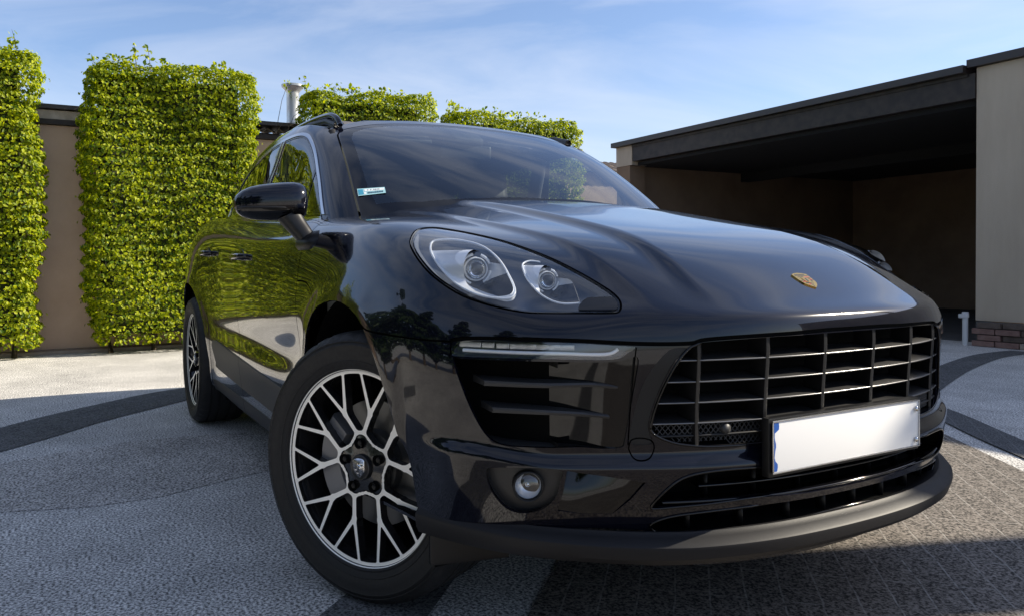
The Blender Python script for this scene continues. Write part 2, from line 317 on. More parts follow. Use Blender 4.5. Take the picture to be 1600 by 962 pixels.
# ---------------------------------------------------------------- materials
def mat(name, col=(.5,.5,.5), rough=.5, metal=0, coat=0, spec=.5, trans=0, emit=None, alpha=None, ior=1.5):
    m=bpy.data.materials.new(name); m.use_nodes=True; b=m.node_tree.nodes['Principled BSDF']
    b.inputs['Base Color'].default_value=(*col,1); b.inputs['Roughness'].default_value=rough
    b.inputs['Metallic'].default_value=metal; b.inputs['Coat Weight'].default_value=coat
    b.inputs['Coat Roughness'].default_value=.02
    b.inputs['Specular IOR Level'].default_value=spec; b.inputs['IOR'].default_value=ior
    b.inputs['Transmission Weight'].default_value=trans
    if emit: b.inputs['Emission Color'].default_value=(*emit[0],1); b.inputs['Emission Strength'].default_value=emit[1]
    return m
def nodes(m): return m.node_tree, m.node_tree.nodes['Principled BSDF']
def add_noise_bump(m,scale=50,strength=.2,dist=.002,detail=4,coord='Object',rough_var=None,col_var=None):
    nt,b=nodes(m); tc=nt.nodes.new('ShaderNodeTexCoord'); n=nt.nodes.new('ShaderNodeTexNoise')
    n.inputs['Scale'].default_value=scale; n.inputs['Detail'].default_value=detail
    nt.links.new(tc.outputs[coord],n.inputs['Vector'])
    if strength:
        bp=nt.nodes.new('ShaderNodeBump'); bp.inputs['Strength'].default_value=strength; bp.inputs['Distance'].default_value=dist
        nt.links.new(n.outputs['Fac'],bp.inputs['Height']); nt.links.new(bp.outputs[0],b.inputs['Normal'])
    if rough_var:
        mr=nt.nodes.new('ShaderNodeMapRange'); mr.inputs[1].default_value=.35; mr.inputs[2].default_value=.65
        mr.inputs[3].default_value,mr.inputs[4].default_value=rough_var
        nt.links.new(n.outputs['Fac'],mr.inputs[0]); nt.links.new(mr.outputs[0],b.inputs['Roughness'])
    if col_var:
        r=nt.nodes.new('ShaderNodeValToRGB'); r.color_ramp.elements[0].position=.35; r.color_ramp.elements[1].position=.65
        r.color_ramp.elements[0].color=(*col_var[0],1); r.color_ramp.elements[1].color=(*col_var[1],1)
        nt.links.new(n.outputs['Fac'],r.inputs[0]); nt.links.new(r.outputs[0],b.inputs['Base Color'])
    return n
def thin_glass(name,tint,spec=1.0,refl=1.5):
    """a single pane: tinted see-through plus mirror reflection by Fresnel"""
    m=bpy.data.materials.new(name); m.use_nodes=True; nt=m.node_tree; nt.nodes.clear()
    out=nt.nodes.new('ShaderNodeOutputMaterial'); mix=nt.nodes.new('ShaderNodeMixShader')
    fr=nt.nodes.new('ShaderNodeFresnel'); fr.inputs[0].default_value=refl
    # same reflectance from inside and outside of the pane
    ge=nt.nodes.new('ShaderNodeNewGeometry'); iv=nt.nodes.new('ShaderNodeMath'); iv.operation='DIVIDE'; iv.inputs[0].default_value=1; iv.inputs[1].default_value=refl
    mx=nt.nodes.new('ShaderNodeMix'); mx.inputs[2].default_value=refl; nt.links.new(iv.outputs[0],mx.inputs[3]); nt.links.new(ge.outputs['Backfacing'],mx.inputs[0])
    nt.links.new(mx.outputs[0],fr.inputs[0])
    tr=nt.nodes.new('ShaderNodeBsdfTransparent'); tr.inputs[0].default_value=(*tint,1)
    gl=nt.nodes.new('ShaderNodeBsdfGlossy'); gl.inputs['Roughness'].default_value=.005; gl.inputs[0].default_value=(1,1,1,1)
    mul=nt.nodes.new('ShaderNodeMath'); mul.operation='MULTIPLY'; mul.use_clamp=True; mul.inputs[1].default_value=spec
    nt.links.new(fr.outputs[0],mul.inputs[0]); nt.links.new(mul.outputs[0],mix.inputs[0])
    nt.links.new(tr.outputs[0],mix.inputs[1]); nt.links.new(gl.outputs[0],mix.inputs[2]); nt.links.new(mix.outputs[0],out.inputs[0])
    return m
M={}
M['paint']=mat('black car paint',(.0025,.003,.0075),rough=.14,coat=1.0,spec=.10); nodes(M['paint'])[1].inputs['Coat IOR'].default_value=1.44
M['gloss']=mat('gloss black trim',(.003,.003,.004),rough=.05,spec=.45)
M['plastic']=mat('black textured plastic',(.028,.028,.030),rough=.50,spec=.5); add_noise_bump(M['plastic'],900,.25,.0006,2)
M['plastic_dark']=mat('dark plastic',(.006,.006,.007),rough=.42,spec=.35)
M['void']=mat('black liner',(.004,.004,.004),rough=.9,spec=.1)
M['chrome']=mat('satin chrome trim',(.62,.63,.65),rough=.14,metal=1)
M['alu']=mat('turned aluminium',(.95,.92,.86),rough=.3,metal=.15)
M['rimdark']=mat('dark wheel paint',(.012,.012,.013),rough=.25,coat=.5)
M['rubber']=mat('tyre rubber',(.016,.016,.017),rough=.62,spec=.4); add_noise_bump(M['rubber'],90,.25,.001,5,rough_var=(.5,.75),col_var=((.008,.008,.009),(.017,.016,.016)))
M['steel']=mat('brake disc steel',(.13,.13,.13),rough=.4,metal=.8)
M['caliper']=mat('grey brake caliper',(.20,.20,.21),rough=.4,metal=.4)
M['glass_light']=thin_glass('clear side glass',(.74,.78,.76),spec=1.25,refl=1.55)
M['glass']=thin_glass('tinted side glass',(.20,.23,.22),spec=1.25,refl=1.55)
M['screen']=thin_glass('windscreen glass',(.58,.64,.63),spec=1.35,refl=1.6)
M['lens']=thin_glass('clear lamp lens',(.93,.94,.95),spec=2.2,refl=1.5)
M['lampchrome']=mat('lamp reflector chrome',(.80,.83,.88),rough=.12,metal=1)
M['lampframe']=mat('lamp light guide',(.82,.86,.92),rough=.25,coat=.6)
M['lamphouse']=mat('lamp housing grey',(.12,.14,.18),rough=.35,metal=.2)
M['bulb']=mat('projector lens glass',(.9,.95,1),rough=.01,trans=1.0,ior=1.5)
M['gold']=mat('gold enamel',(.86,.52,.12),rough=.22,metal=1)
M['gold_red']=mat('crest red enamel',(.45,.03,.02),rough=.2,coat=.5)
M['gold_black']=mat('crest black enamel',(.01,.01,.01),rough=.2,coat=.5)
M['plate']=mat('white plate',(.82,.82,.82),rough=.32)
M['plate_blue']=mat('blue plate strip',(.01,.08,.35),rough=.35)
M['seat']=mat('black seat leather',(.02,.02,.022),rough=.5)
M['interior']=mat('dark cabin trim',(.014,.014,.016),rough=.7)
M['headliner']=mat('grey headliner',(.10,.10,.11),rough=.9)
M['mirrorglass']=mat('mirror glass',(.85,.87,.9),rough=.02,metal=1)

# ---------------------------------------------------------------- panelizer
class Panels:
    """cuts outlines into a smooth surface so that every panel is a trimmed piece of it"""
    def __init__(s,me,keep=lambda c:True):
        me.update()
        s.bm=bmesh.new(); s.bm.from_mesh(me)
        bm=s.bm
        bmesh.ops.recalc_face_normals(bm,faces=bm.faces)
        bm.normal_update()
        s.nl=bm.verts.layers.float_vector.new('nrm'); 
        for v in bm.verts: v[s.nl]=v.normal
        s.rl=bm.faces.layers.int.new('reg')
        s.tags={'':0}
        s.bvh=BVHTree.FromBMesh(bm)
        # keep only the right-hand half, the other is mirrored back at the end
        dead=[f for f in bm.faces if f.calc_center_median().y>0]
        bmesh.ops.delete(bm,geom=dead,context='FACES')
    def snap(s,p,d,back=.4):
        d=Vector(d).normalized()
        h=s.bvh.ray_cast(Vector(p)+d*back,-d)
        return h[0] if h[0] is not None else Vector(p)
    def region(s,pts,d,name,only=None,depth=.35,minface=.05):
        bm=s.bm; d=Vector(d).normalized()
        u=d.cross(Vector((0,0,1))).normalized(); w=u.cross(d)
        c0=sum((Vector(p) for p in pts),Vector())/len(pts)
        P=[((Vector(p)-c0).dot(u),(Vector(p)-c0).dot(w)) for p in pts]
        x0,x1=min(p[0] for p in P)-.02,max(p[0] for p in P)+.02; y0,y1=min(p[1] for p in P)-.02,max(p[1] for p in P)+.02
        def bb(f):
            xs=[(v.co-c0).dot(u) for v in f.verts]; ys=[(v.co-c0).dot(w) for v in f.verts]
            return min(xs),max(xs),min(ys),max(ys)
        cand={}
        for f in bm.faces:
            if f.normal.dot(d)<minface: continue
            c=f.calc_center_median()-c0
            if abs(c.dot(d))>depth: continue
            b=bb(f)
            if b[1]<x0 or b[0]>x1 or b[3]<y0 or b[2]>y1: continue
            if only and not only(c+c0): continue
            cand[f]=b
        n=len(P)
        for i in range(n):
            a,b=P[i],P[(i+1)%n]
            if math.hypot(a[0]-b[0],a[1]-b[1])<1e-6: continue
            sx0,sx1=min(a[0],b[0]),max(a[0],b[0]); sy0,sy1=min(a[1],b[1]),max(a[1],b[1])
            fs=[f for f,q in cand.items() if not(q[1]<sx0 or q[0]>sx1 or q[3]<sy0 or q[2]>sy1)]
            if not fs: continue
            nx,ny=-(b[1]-a[1]),(b[0]-a[0])
            no=(u*nx+w*ny).normalized(); co=c0+u*a[0]+w*a[1]
            geom=set(fs)
            for f in fs: geom.update(f.edges); geom.update(f.verts)
            for f in fs: cand.pop(f,None)
            r=bmesh.ops.bisect_plane(bm,geom=list(geom),plane_co=co,plane_no=no,dist=1e-6)
            seen=set()
            for g in r['geom']:
                if isinstance(g,bmesh.types.BMFace) and g.is_valid: seen.add(g)
            for f in fs:
                if f.is_valid: seen.add(f)
            for f in seen: cand[f]=bb(f)
        t=s.tags.setdefault(name,len(s.tags)); cnt=0
        for f in cand:
            if not f.is_valid: continue
            c=f.calc_center_median()-c0
            if in_poly(c.dot(u),c.dot(w),P): f[s.rl]=t; cnt+=1
        return cnt
    def line(s,pts,d,width=.004,name='gap',n=5,**k):
        d=Vector(d).normalized(); P=spline(pts,n) if n>1 else [Vector(p) for p in pts]
        L,Rr=[],[]
        for i,p in enumerate(P):
            t=(P[min(i+1,len(P)-1)]-P[max(i-1,0)]); t=(t-d*t.dot(d)).normalized(); sd=d.cross(t).normalized()*width/2
            L.append(p+sd); Rr.append(p-sd)
        return s.region(L+Rr[::-1],d,name,**k)
    def split(s,name,pred=None):
        """take faces of a region out as a new bmesh (right half)"""
        t=s.tags.get(name,0)
        fs=[f for f in s.bm.faces if f[s.rl]==t and (pred is None or pred(f.calc_center_median()))]
        return s.take(fs)
    def take(s,fs):
        nb=bmesh.new(); nl=nb.verts.layers.float_vector.new('nrm'); mp={}
        for f in fs:
            vs=[]
            for v in f.verts:
                if v not in mp:
                    q=nb.verts.new(v.co); q[nl]=v[s.nl]; mp[v]=q
                vs.append(mp[v])
            try: nb.faces.new(vs)
            except ValueError: pass
        bmesh.ops.delete(s.bm,geom=fs,context='FACES')
        return nb
def islands(bm):
    seen=set(); out=[]
    for f in bm.faces:
        if f in seen: continue
        st=[f]; seen.add(f); isl=[]
        while st:
            g=st.pop(); isl.append(g)
            for e in g.edges:
                for h in e.link_faces:
                    if h not in seen: seen.add(h); st.append(h)
        out.append(isl)
    return out
def extract(bm,fs):
    nl0=bm.verts.layers.float_vector['nrm']; nb=bmesh.new(); nl=nb.verts.layers.float_vector.new('nrm'); mp={}
    for f in fs:
        vs=[]
        for v in f.verts:
            if v not in mp: q=nb.verts.new(v.co); q[nl]=v[nl0]; mp[v]=q
            vs.append(mp[v])
        try: nb.faces.new(vs)
        except ValueError: pass
    return nb
def mirrored(bm,side):
    """side: 'R' as is, 'L' mirrored, 'B' both halves joined at the centre line"""
    nl=bm.verts.layers.float_vector['nrm']
    out=bmesh.new(); ol=out.verts.layers.float_vector.new('nrm')
    for sg in ((1,),(-1,),(1,-1))[{'R':0,'L':1,'B':2}[side]]:
        mp={}
        for f in bm.faces:
            vs=[]
            for v in f.verts:
                if v not in mp:
                    q=out.verts.new((v.co.x,sg*v.co.y,v.co.z)); n=v[nl]; q[ol]=(n.x,sg*n.y,n.z); mp[v]=q
                vs.append(mp[v])
            if sg<0: vs=vs[::-1]
            try: out.faces.new(vs)
            except ValueError: pass
    if side=='B':
        cen=[v for v in out.verts if abs(v.co.y)<1e-4]
        bmesh.ops.remove_doubles(out,verts=cen,dist=2e-4)
        for v in out.verts:
            if abs(v.co.y)<1e-4: n=v[ol]; v[ol]=Vector((n.x,0,n.z)).normalized()
    return out
def panel(name,bm,mat_,parent,side='R',thick=.008,push=0.0):
    """link a trimmed panel with the smooth normals of the surface it came from and a folded edge"""
    nb=mirrored(bm,side); nl=nb.verts.layers.float_vector['nrm']
    if push:
        for v in nb.verts: v.co+=Vector(v[nl]).normalized()*push
    rim=set()
    if thick:
        be=[e for e in nb.edges if e.is_boundary and not (abs(e.verts[0].co.y)<1e-4 and abs(e.verts[1].co.y)<1e-4)]
        r=bmesh.ops.extrude_edge_only(nb,edges=be)
        nv=[g for g in r['geom'] if isinstance(g,bmesh.types.BMVert)]
        for g in r['geom']:
            if isinstance(g,bmesh.types.BMFace): rim.add(g)
        for v in nv: v.co-=Vector(v[nl]).normalized()*thick
    nb.normal_update(); nb.faces.index_update(); nb.faces.ensure_lookup_table()
    rimi={f.index for f in rim}
    me=bpy.data.meshes.new(name); 
    norms=[]
    for f in nb.faces:
        for l in f.loops:
            norms.append(tuple(f.normal) if f.index in rimi else tuple(Vector(l.vert[nl]).normalized()))
    nb.to_mesh(me); nb.free()
    me.polygons.foreach_set('use_smooth',[True]*len(me.polygons))
    me.normals_split_custom_set(norms)
    if 'nrm' in me.attributes: me.attributes.remove(me.attributes['nrm'])
    me.materials.append(mat_)
    o=bpy.data.objects.new(name,me); C.objects.link(o); o.parent=parent
    return o
def tunnel(name,outline,vec,scale,mat_,parent,side='R',rings=3,cap=True,skew=None,curve=.0):
    """a recess: the outline carried inward along vec, closed at the back"""
    def build(pts,vec):
        bm=bmesh.new(); c=sum(pts,Vector())/len(pts); rows=[]
        for k in range(rings+1):
            t=k/rings; s=1+(scale-1)*t; q=[]
            for p in pts:
                d=vec*t*(skew(p) if skew else 1)
                q.append(c+(p-c)*s+d)
            rows.append(q)
        V=loft(bm,rows,closed=True)
        if cap:
            f=bm.faces.new(V[-1])
            bmesh.ops.triangulate(bm,faces=[f])
        bmesh.ops.recalc_face_normals(bm,faces=bm.faces)
        return bm
    pts=[Vector(p) for p in outline]; vec=Vector(vec)
    if side=='L':
        pts=[mirror_y(p) for p in pts]; vec=mirror_y(vec)
        sk=skew; skew=(lambda p:sk(mirror_y(p))) if sk else None
    bm=build(pts,vec); o=link(name,bm,mat_,parent); sharp(o.data,40); return o
# ---------------------------------------------------------------- the car body
def build_body(car):
    me=body_mesh()
    co=np.empty(len(me.vertices)*3); me.vertices.foreach_get('co',co); nr=np.empty(len(me.vertices)*3); me.vertices.foreach_get('normal',nr); co=ledge(flare(dome(co.reshape(-1,3))),nr.reshape(-1,3))
    me.vertices.foreach_set('co',co.ravel()); me.update()
    P=Panels(me)
    global BODYBVH; BODYBVH=P.bvh
    S=lambda pts,n=5,closed=True: spline(pts,n,closed)
    side=(0,-1,0)
    # wheel openings
    P.region([Vector((x,-.95,z)) for x,z in [(p[0],p[2]) for p in S([(a,0,b) for a,b in ARCH_F],4,False)]],side,'arch')
    P.region([Vector((x,-.95,z)) for x,z in [(p[0],p[2]) for p in S([(a,0,b) for a,b in ARCH_R],3,False)]],side,'arch')
    # side blade and sill
    P.region([Vector((x,-.92,z)) for x,z in [(-2.31,.318),(-.483,.298),(-.483,.18),(-2.33,.18)]],side,'sill')
    bl=[(-2.262,.53),(-1.9,.515),(-1.3,.49),(-.80,.468),(-.62,.455),(-.56,.42),(-.555,.375),(-.60,.340),(-1.3,.352),(-2.15,.385),(-2.23,.42)]
    P.region([P.snap((p[0],-.92,p[2]),(0,-1,0)) for p in S([(a,0,b) for a,b in bl],4)],side,'blade')
    dl=(.62,-.55,.55)
    lamp=S(FEAT['lamp'],4); P.region(lamp,dl,'lamp')
    P.region(S(FEAT['washer'],3),dl,'washer')
    P.line(FEAT['lamp']+FEAT['lamp'][:1],dl,.010,n=4)
    df=(.72,-.69,.05)
    intake=S(FEAT['intake'],4); P.region(intake,df,'intake')
    P.region(S(FEAT['drl'],4),df,'drl')
    grh=S(FEAT['grille'],4,False); 
    top0=Vector((.879,0,.7585)); bot0=Vector((.872,0,.520))
    grh=[top0]+grh+[Vector((.862,-.19,.521)),bot0]
    P.region(grh+[bot0+Vector((0,.03,0)),top0+Vector((0,.03,0))],(1,0,0),'grille')
    P.region(S(FEAT['flank'],4),(.9,-.43,0),'flank')
    lowA=[Vector((.862,.0,.463))]+S(FEAT['lowA'],4,False)+[Vector((.86,-.15,.397)),Vector((.866,0,.396))]
    P.region(lowA+[Vector((.86,.03,.396)),Vector((.86,.03,.463))],(1,0,0),'lowA')
    lowB=[Vector((.860,.0,.382))]+S(FEAT['lowB'],4,False)+[Vector((.85,-.14,.333)),Vector((.852,0,.335))]
    P.region(lowB+[Vector((.86,.03,.335)),Vector((.86,.03,.382))],(1,0,0),'lowB')
    fog=S(FEAT['fog'],4); P.region(fog,(.68,-.73,-.05),'fog')
    wedge=[Vector(p) for p in FEAT['wedge']]; P.region(wedge,(.75,-.66,-.05),'wedge')
    # under the lip line nothing but the lip
    lipc=[(.90,.10,.335),(.86,-.15,.332),(.835,-.285,.328),(.80,-.40,.322),(.77,-.485,.325),(.745,-.53,.340),(.70,-.60,.345),(.62,-.69,.342),(.54,-.76,.338),(.45,-.85,.334),(.34,-.95,.330),(.30,-1.0,.328)]
    P.region([Vector(p) for p in lipc]+[Vector((.30,-1.0,.1)),Vector((.95,.10,.1))],(.72,-.69,0),'under')
    # shut lines
    P.line([(.16,-.96,.7700)]+FEAT['shut'][1:],(.45,-.88,.1),.0045)
    P.line([(.485,-.866,.7493)]+FEAT['hoodline'][1:]+[(.876,-.09,.765),(.882,.02,.7655)],(.80,-.58,.15),.009)
    P.line([(.489,-.865,.755),(.4905,-.866,.735),(.492,-.868,.712)],df,.004)
    P.line(FEAT['tow']+FEAT['tow'][:1],(.9,-.43,0),.003)
    P.line([(.762,-.555,.742),(.757,-.558,.70),(.752,-.565,.60),(.748,-.568,.53)],(.85,-.52,0),.003)
    P.line([(-.60,-.74,1.12),(-.585,-.82,1.09),(-.565,-.875,1.05),(-.545,-.91,.985),(-.532,-.932,.91),(-.538,-.94,.78),(-.555,-.934,.65),(-.595,-.925,.55),(-.63,-.915,.45),(-.64,-.90,.20)],(0,-.85,.52),.005)
    P.line([(-.528,-.94,.872),(-.42,-.945,.868),(-.33,-.95,.835),(-.25,-.95,.76)],side,.0045)
    P.line([(-1.685,-.74,1.15),(-1.672,-.83,1.135),(-1.662,-.9,1.06),(-1.650,-.93,.95),(-1.635,-.93,.75),(-1.622,-.90,.50),(-1.61,-.9,.20)],(0,-.85,.52),.005)
    P.line([(-2.72,-.72,1.22),(-2.70,-.84,1.18),(-2.655,-.92,1.06),(-2.57,-.945,.93),(-2.45,-.945,.80),(-2.37,-.93,.66),(-2.325,-.92,.50),(-2.33,-.9,.20)],(0,-.85,.52),.005)
    for k in ('arch','under'): bmesh.ops.delete(P.bm,geom=[f for f in P.bm.faces if f[P.rl]==P.tags[k]],context='FACES')
    # dark liner behind the gaps
    lin=extract(P.bm,[f for f in P.bm.faces if f[P.rl] in (P.tags[''],P.tags['gap'],P.tags['flank'],P.tags['blade'],P.tags['sill'])])
    panel('inner_liner',lin,M['void'],car,'B',0,push=-.009)
    bmesh.ops.delete(P.bm,geom=[f for f in P.bm.faces if f[P.rl]==P.tags['gap']],context='FACES')
    out={}
    for k in ('lamp','washer','intake','drl','grille','lowA','lowB','fog','wedge','flank','blade','sill'):
        out[k]=P.split(k)
    # free painted panels
    isl=sorted(islands(P.bm),key=len,reverse=True); parts=[]
    for fs in isl:
        c=sum((f.calc_center_median() for f in fs),Vector())/len(fs); parts.append((c,extract(P.bm,fs),len(fs)))
    print('ISLANDS',[(tuple(round(x,2) for x in c),n) for c,_,n in parts])
    for c,b,n in parts:
        if n<25: b.free(); continue
        x,y,z=c
        if x>.0 and z>.76: nm,sd='bonnet','B'
        elif x>.3 and z<.76: nm,sd='front_bumper','B'
        elif -.55<x<.2: nm,sd='front_wing','S'
        elif -1.66<x<=-.5: nm,sd='front_door','S'
        elif -2.5<x<=-1.66 : nm,sd='rear_door','S'
        else: nm,sd='rear_body','B'
        if nm=='front_bumper' and n<1500: sd='S'; nm='bumper_insert'
        if n<200 and nm in('bonnet',): sd='S'; nm='bonnet_trim'
        if sd=='B': panel(nm,b,M['paint'],car,'B')
        else: panel(nm,b,M['paint'],car,'R'); panel(nm,b,M['paint'],car,'L')
    return out,P,dict(lamp=lamp,intake=intake,grh=grh,lowA=lowA,lowB=lowB,fog=fog,wedge=wedge)

def sunk(name,bm,mat_,wall,parent,fn,sides='RL',outline=None):
    """a panel pressed into the surface: fn(co,normal) -> new position; walls join it to the surface"""
    nl=bm.verts.layers.float_vector['nrm']
    base={v:v.co.copy() for v in bm.verts}
    be=[(e.verts[0],e.verts[1]) for e in bm.edges if e.is_boundary and not(abs(e.verts[0].co.y)<1e-4 and abs(e.verts[1].co.y)<1e-4)]
    for v in bm.verts: v.co=fn(v.co,Vector(v[nl]))
    wb=bmesh.new(); mp={}
    def g(v,t):
        if (v,t) not in mp: mp[(v,t)]=wb.verts.new(base[v] if t==0 else v.co)
        return mp[(v,t)]
    for a,b in be:
        if (base[a]-a.co).length+(base[b]-b.co).length<1e-4: continue
        if outline is not None:
            m_=(base[a]+base[b])/2
            if min((m_-p).length for p in outline)>.013: continue
        try: wb.faces.new((g(a,0),g(b,0),g(b,1),g(a,1)))
        except ValueError: pass
    bm.normal_update()
    for v in bm.verts: v[nl]=v.normal
    res=[]
    for sd in sides:
        o=panel(name,bm,mat_,parent,sd,0); res.append(o)
        w=wb.copy()
        if sd=='L' or sd=='B':
            if sd=='B':
                ge=bmesh.ops.duplicate(w,geom=w.verts[:]+w.edges[:]+w.faces[:])['geom']
                for v in [q for q in ge if isinstance(q,bmesh.types.BMVert)]: v.co.y*=-1
            else:
                for v in w.verts: v.co.y*=-1
        bmesh.ops.remove_doubles(w,verts=w.verts,dist=1e-5)
        bmesh.ops.recalc_face_normals(w,faces=w.faces)
        ow=link(name+'_wall',w,wall,o); sharp(ow.data,30)
    wb.free(); return res
def both(fn):
    for s in (-1,1): fn(s)
def front_x(y,z,back=.3):
    h=BODYBVH.ray_cast(Vector((1.5,y,z)),Vector((-1,0,0)))
    return h[0].x if h[0] is not None else .8
def front_parts(car,out,P,OL):
    # ---- intakes beside the grille
    def f_int(co,n):
        s=(co.y+.865)/.30; s=min(max(s,0),1)
        t=1-s; t=t*t*(3-2*t)
        edge=1
        return co+Vector((-.115*t-.004,.03*t,0))
    bm=out['intake']; outer=[f for f in bm.faces if f.calc_center_median().y<-.70]
    a=extract(bm,outer); bmesh.ops.delete(bm,geom=outer,context='FACES')
    sunk('intake_floor',a,M['void'],M['plastic'],car,f_int,outline=OL['intake'])
    sunk('intake_cheek',bm,M['gloss'],M['plastic_dark'],car,f_int,outline=OL['intake'])
    for k,zz in (('fin1',.007),('fin2',.007)):
        for s in (-1,1):
            rows=[]
            for i,p in enumerate(spline(FEAT[k],6)):
                t=i/18; p=Vector((p[0],-s*p[1]*-1 if False else s*abs(p[1]),p[2]))
                inn=Vector((-.075,-s*.012,0))*(1-t*.93)
                h=.0065*(1-t*.35)
                o_=Vector((-.006,-s*.002,0))
                rows.append([p+o_+Vector((0,0,h*.8)),p+o_+Vector((.003,0,0)),p+o_-Vector((0,0,h)),p+o_+inn-Vector((0,0,h)),p+o_+inn+Vector((0,0,h*1.4))])
            b=bmesh.new(); V=loft(b,rows,closed=True); b.faces.new(V[0]); b.faces.new(V[-1][::-1]); bmesh.ops.recalc_face_normals(b,faces=b.faces)
            o=link('intake_fin',b,M['plastic'],car); sharp(o.data,50)
    # ---- flank, blade, sill
    for sd in 'RL':
        panel('grille_flank',out['flank'],M['plastic_dark'],car,sd,.02,push=-.002)
        panel('side_blade',out['blade'],M['plastic'],car,sd,.01,push=.004)
        panel('sill_trim',out['sill'],M['plastic_dark'],car,sd,.01,push=.002)
    # ---- wedge facet and fog lamp bay
    def f_w(co,n):
        t=(co.z-.376)/.095; t=min(max(t,0),1); u=min(max((-.53-co.y)/.15,0),1)
        return co+Vector((-.030,.026,0))*t*(.25+.75*u)
    sunk('bumper_facet',out['wedge'],M['gloss'],M['gloss'],car,f_w)
    sunk('fog_bay',out['fog'],M['plastic'],M['plastic'],car,lambda co,n:co+Vector((-.016,.017,0)))
    c=Vector(FEAT['fogc'][0])
    for s in (-1,1):
        fl=thing_part('fog_lamp',car)
        b=bmesh.new()
        lathe(b,[(.033,.030),(.0345,-.004),(.032,-.010),(.0295,-.006),(.0285,.004)],48,'y')
        o=link('lamp_ring',b,M['plastic_dark'],fl); 
        b=bmesh.new(); lathe(b,[(.0285,.002),(.024,.014),(.014,.020),(.0005,.021)],48,'y'); link('reflector',b,M['lampsilver'],fl)
        b=bmesh.new(); lathe(b,[(.006,.03),(.006,.012),(.0045,.009),(.0005,.008)],20,'y'); link('bulb_cap',b,M['chrome'],fl)
        b=bmesh.new(); lathe(b,[(.0292,.000),(.025,-.006),(.014,-.010),(.0005,-.011)],48,'y'); link('lamp_glass',b,M['lens'],fl)
        dirv=Vector((.90,s*.43,0)).normalized()   # lamp looks forward and a little outward
        fl.rotation_euler=(-dirv).to_track_quat('Y','Z').to_euler()
        p=Vector((c.x,s*abs(c.y),c.z))-Vector((.60,s*.60,0))*.010; fl.location=p
    # ---- daytime light bar
    for sd,s in (('R',-1),('L',1)):
        dr=thing_part('daytime_light',car)
        panel('lamp_glass',out['drl'],M['lens'],dr,sd,0,push=.0)
        ol=spline(FEAT['drl'],4,True)
        tunnel('housing',ol,(-.022,.020,0),.97,M['lamphouse'],dr,sd)
        pts=[Vector((p[0],s*abs(p[1]),p[2]))+Vector((-.006,-s*.006,-.001)) for p in spline(FEAT['drlin'],5)]
        b=bmesh.new(); tube(b,pts,.0042,8); link('light_guide',b,M['lampframe'],dr)
        for k in range(9):
            t=.02+.84*k/8; q_=t*(len(pts)-9); i=int(q_); p=pts[i].lerp(pts[i+1],q_-i)+Vector((-.008,-s*.007,.0125))
            b=bmesh.new(); tg=(pts[i+1]-pts[i]).normalized(); rz=math.atan2(tg.y,tg.x)
            box(b,p,(.0305,.008,.0135),Matrix.Rotation(rz,3,'Z'),.002); link('light_cell',b,M['lampcell'],dr)
    # ---- grille
    gr=thing_part('grille',car)
    full=[p.copy() for p in OL['grh']]; other=[mirror_y(p) for p in full[1:-1]][::-1]
    loop=full+other
    def shell(name,loop,d,mt,par,scale=1.0,cap=True):
        b=bmesh.new(); rows=[]
        for t in (0,1): rows.append([p+Vector((-d*t,0,0)) for p in loop])
        V=loft(b,rows,closed=True)
        if cap:
            f=b.faces.new(V[-1]); bmesh.ops.triangulate(b,faces=[f])
        bmesh.ops.recalc_face_normals(b,faces=b.faces)
        o=link(name,b,mt,par); sharp(o.data,40); return o
    shell('grille_well',loop,.085,M['void'],gr)
    lipc=[p for p in full if p.z<.60 or p.y<-.47]; 
    tr=[p+Vector((.001,0,-.001)) for p in full[10:]]
    b=bmesh.new(); tube(b,[p+Vector((.0,0,0)) for p in (tr+[mirror_y(p) for p in tr[:-1]][::-1])],.0028,8); link('grille_edge',b,M['gloss'],gr)
    # outline width lookup
    def zspan(y):
        ys=-abs(y); zs=[]
        for a,b in zip(full[:-1],full[1:]):
            if (a.y-ys)*(b.y-ys)<=0 and abs(a.y-b.y)>1e-6:
                t=(ys-a.y)/(b.y-a.y); zs.append(a.z+(b.z-a.z)*t)
        return (min(zs),max(zs)) if len(zs)>1 else (None,None)
    def ylim(z):
        ys=[]
        for a,b in zip(full[:-1],full[1:]):
            if (a.z-z)*(b.z-z)<=0 and abs(a.z-b.z)>1e-6:
                t=(z-a.z)/(b.z-a.z); ys.append(a.y+(b.y-a.y)*t)
        return min(ys)
    for y in (-.424,-.26,-.088,.088,.26,.424):
        z0,z1=zspan(y); b=bmesh.new(); rows=[]
        for k in range(9):
            z=z0+(z1-z0)*k/8; x=front_x(y,z)-.006
            w=.0055
            rows.append([Vector((x,y-w,z)),Vector((x+.0015,y,z)),Vector((x,y+w,z)),Vector((x-.05,y+w*1.6,z)),Vector((x-.05,y-w*1.6,z))])
        V=loft(b,rows,closed=True); bmesh.ops.recalc_face_normals(b,faces=b.faces); o=link('grille_bar',b,M['plastic_dark'],gr); sharp(o.data,50)
    ysx=[-.60,-.424,-.26,-.088,.088,.26,.424,.60]
    for z in (.711,.664,.618,.573):
        yl=ylim(z)
        b=bmesh.new(); ys=np.linspace(yl,-yl,31); rows=[]
        for y in ys:
            x=front_x(y,z)-.010; h=.0026
            rows.append([Vector((x,y,z-h)),Vector((x+.0025,y,z)),Vector((x,y,z+h)),Vector((x-.055,y,z+.012)),Vector((x-.055,y,z+.006))])
        loft(b,rows,closed=True); bmesh.ops.recalc_face_normals(b,faces=b.faces); o=link('grille_slat',b,M['slat'],gr); sharp(o.data,40)
        b=bmesh.new(); tube(b,[r_[1]+Vector((.0005,0,0)) for r_ in rows],.0019,6); link('slat_edge_glint',b,M['slatglint'],o)
    # the two low rows of diamond mesh
    b=bmesh.new(); z0,z1=.520,.570
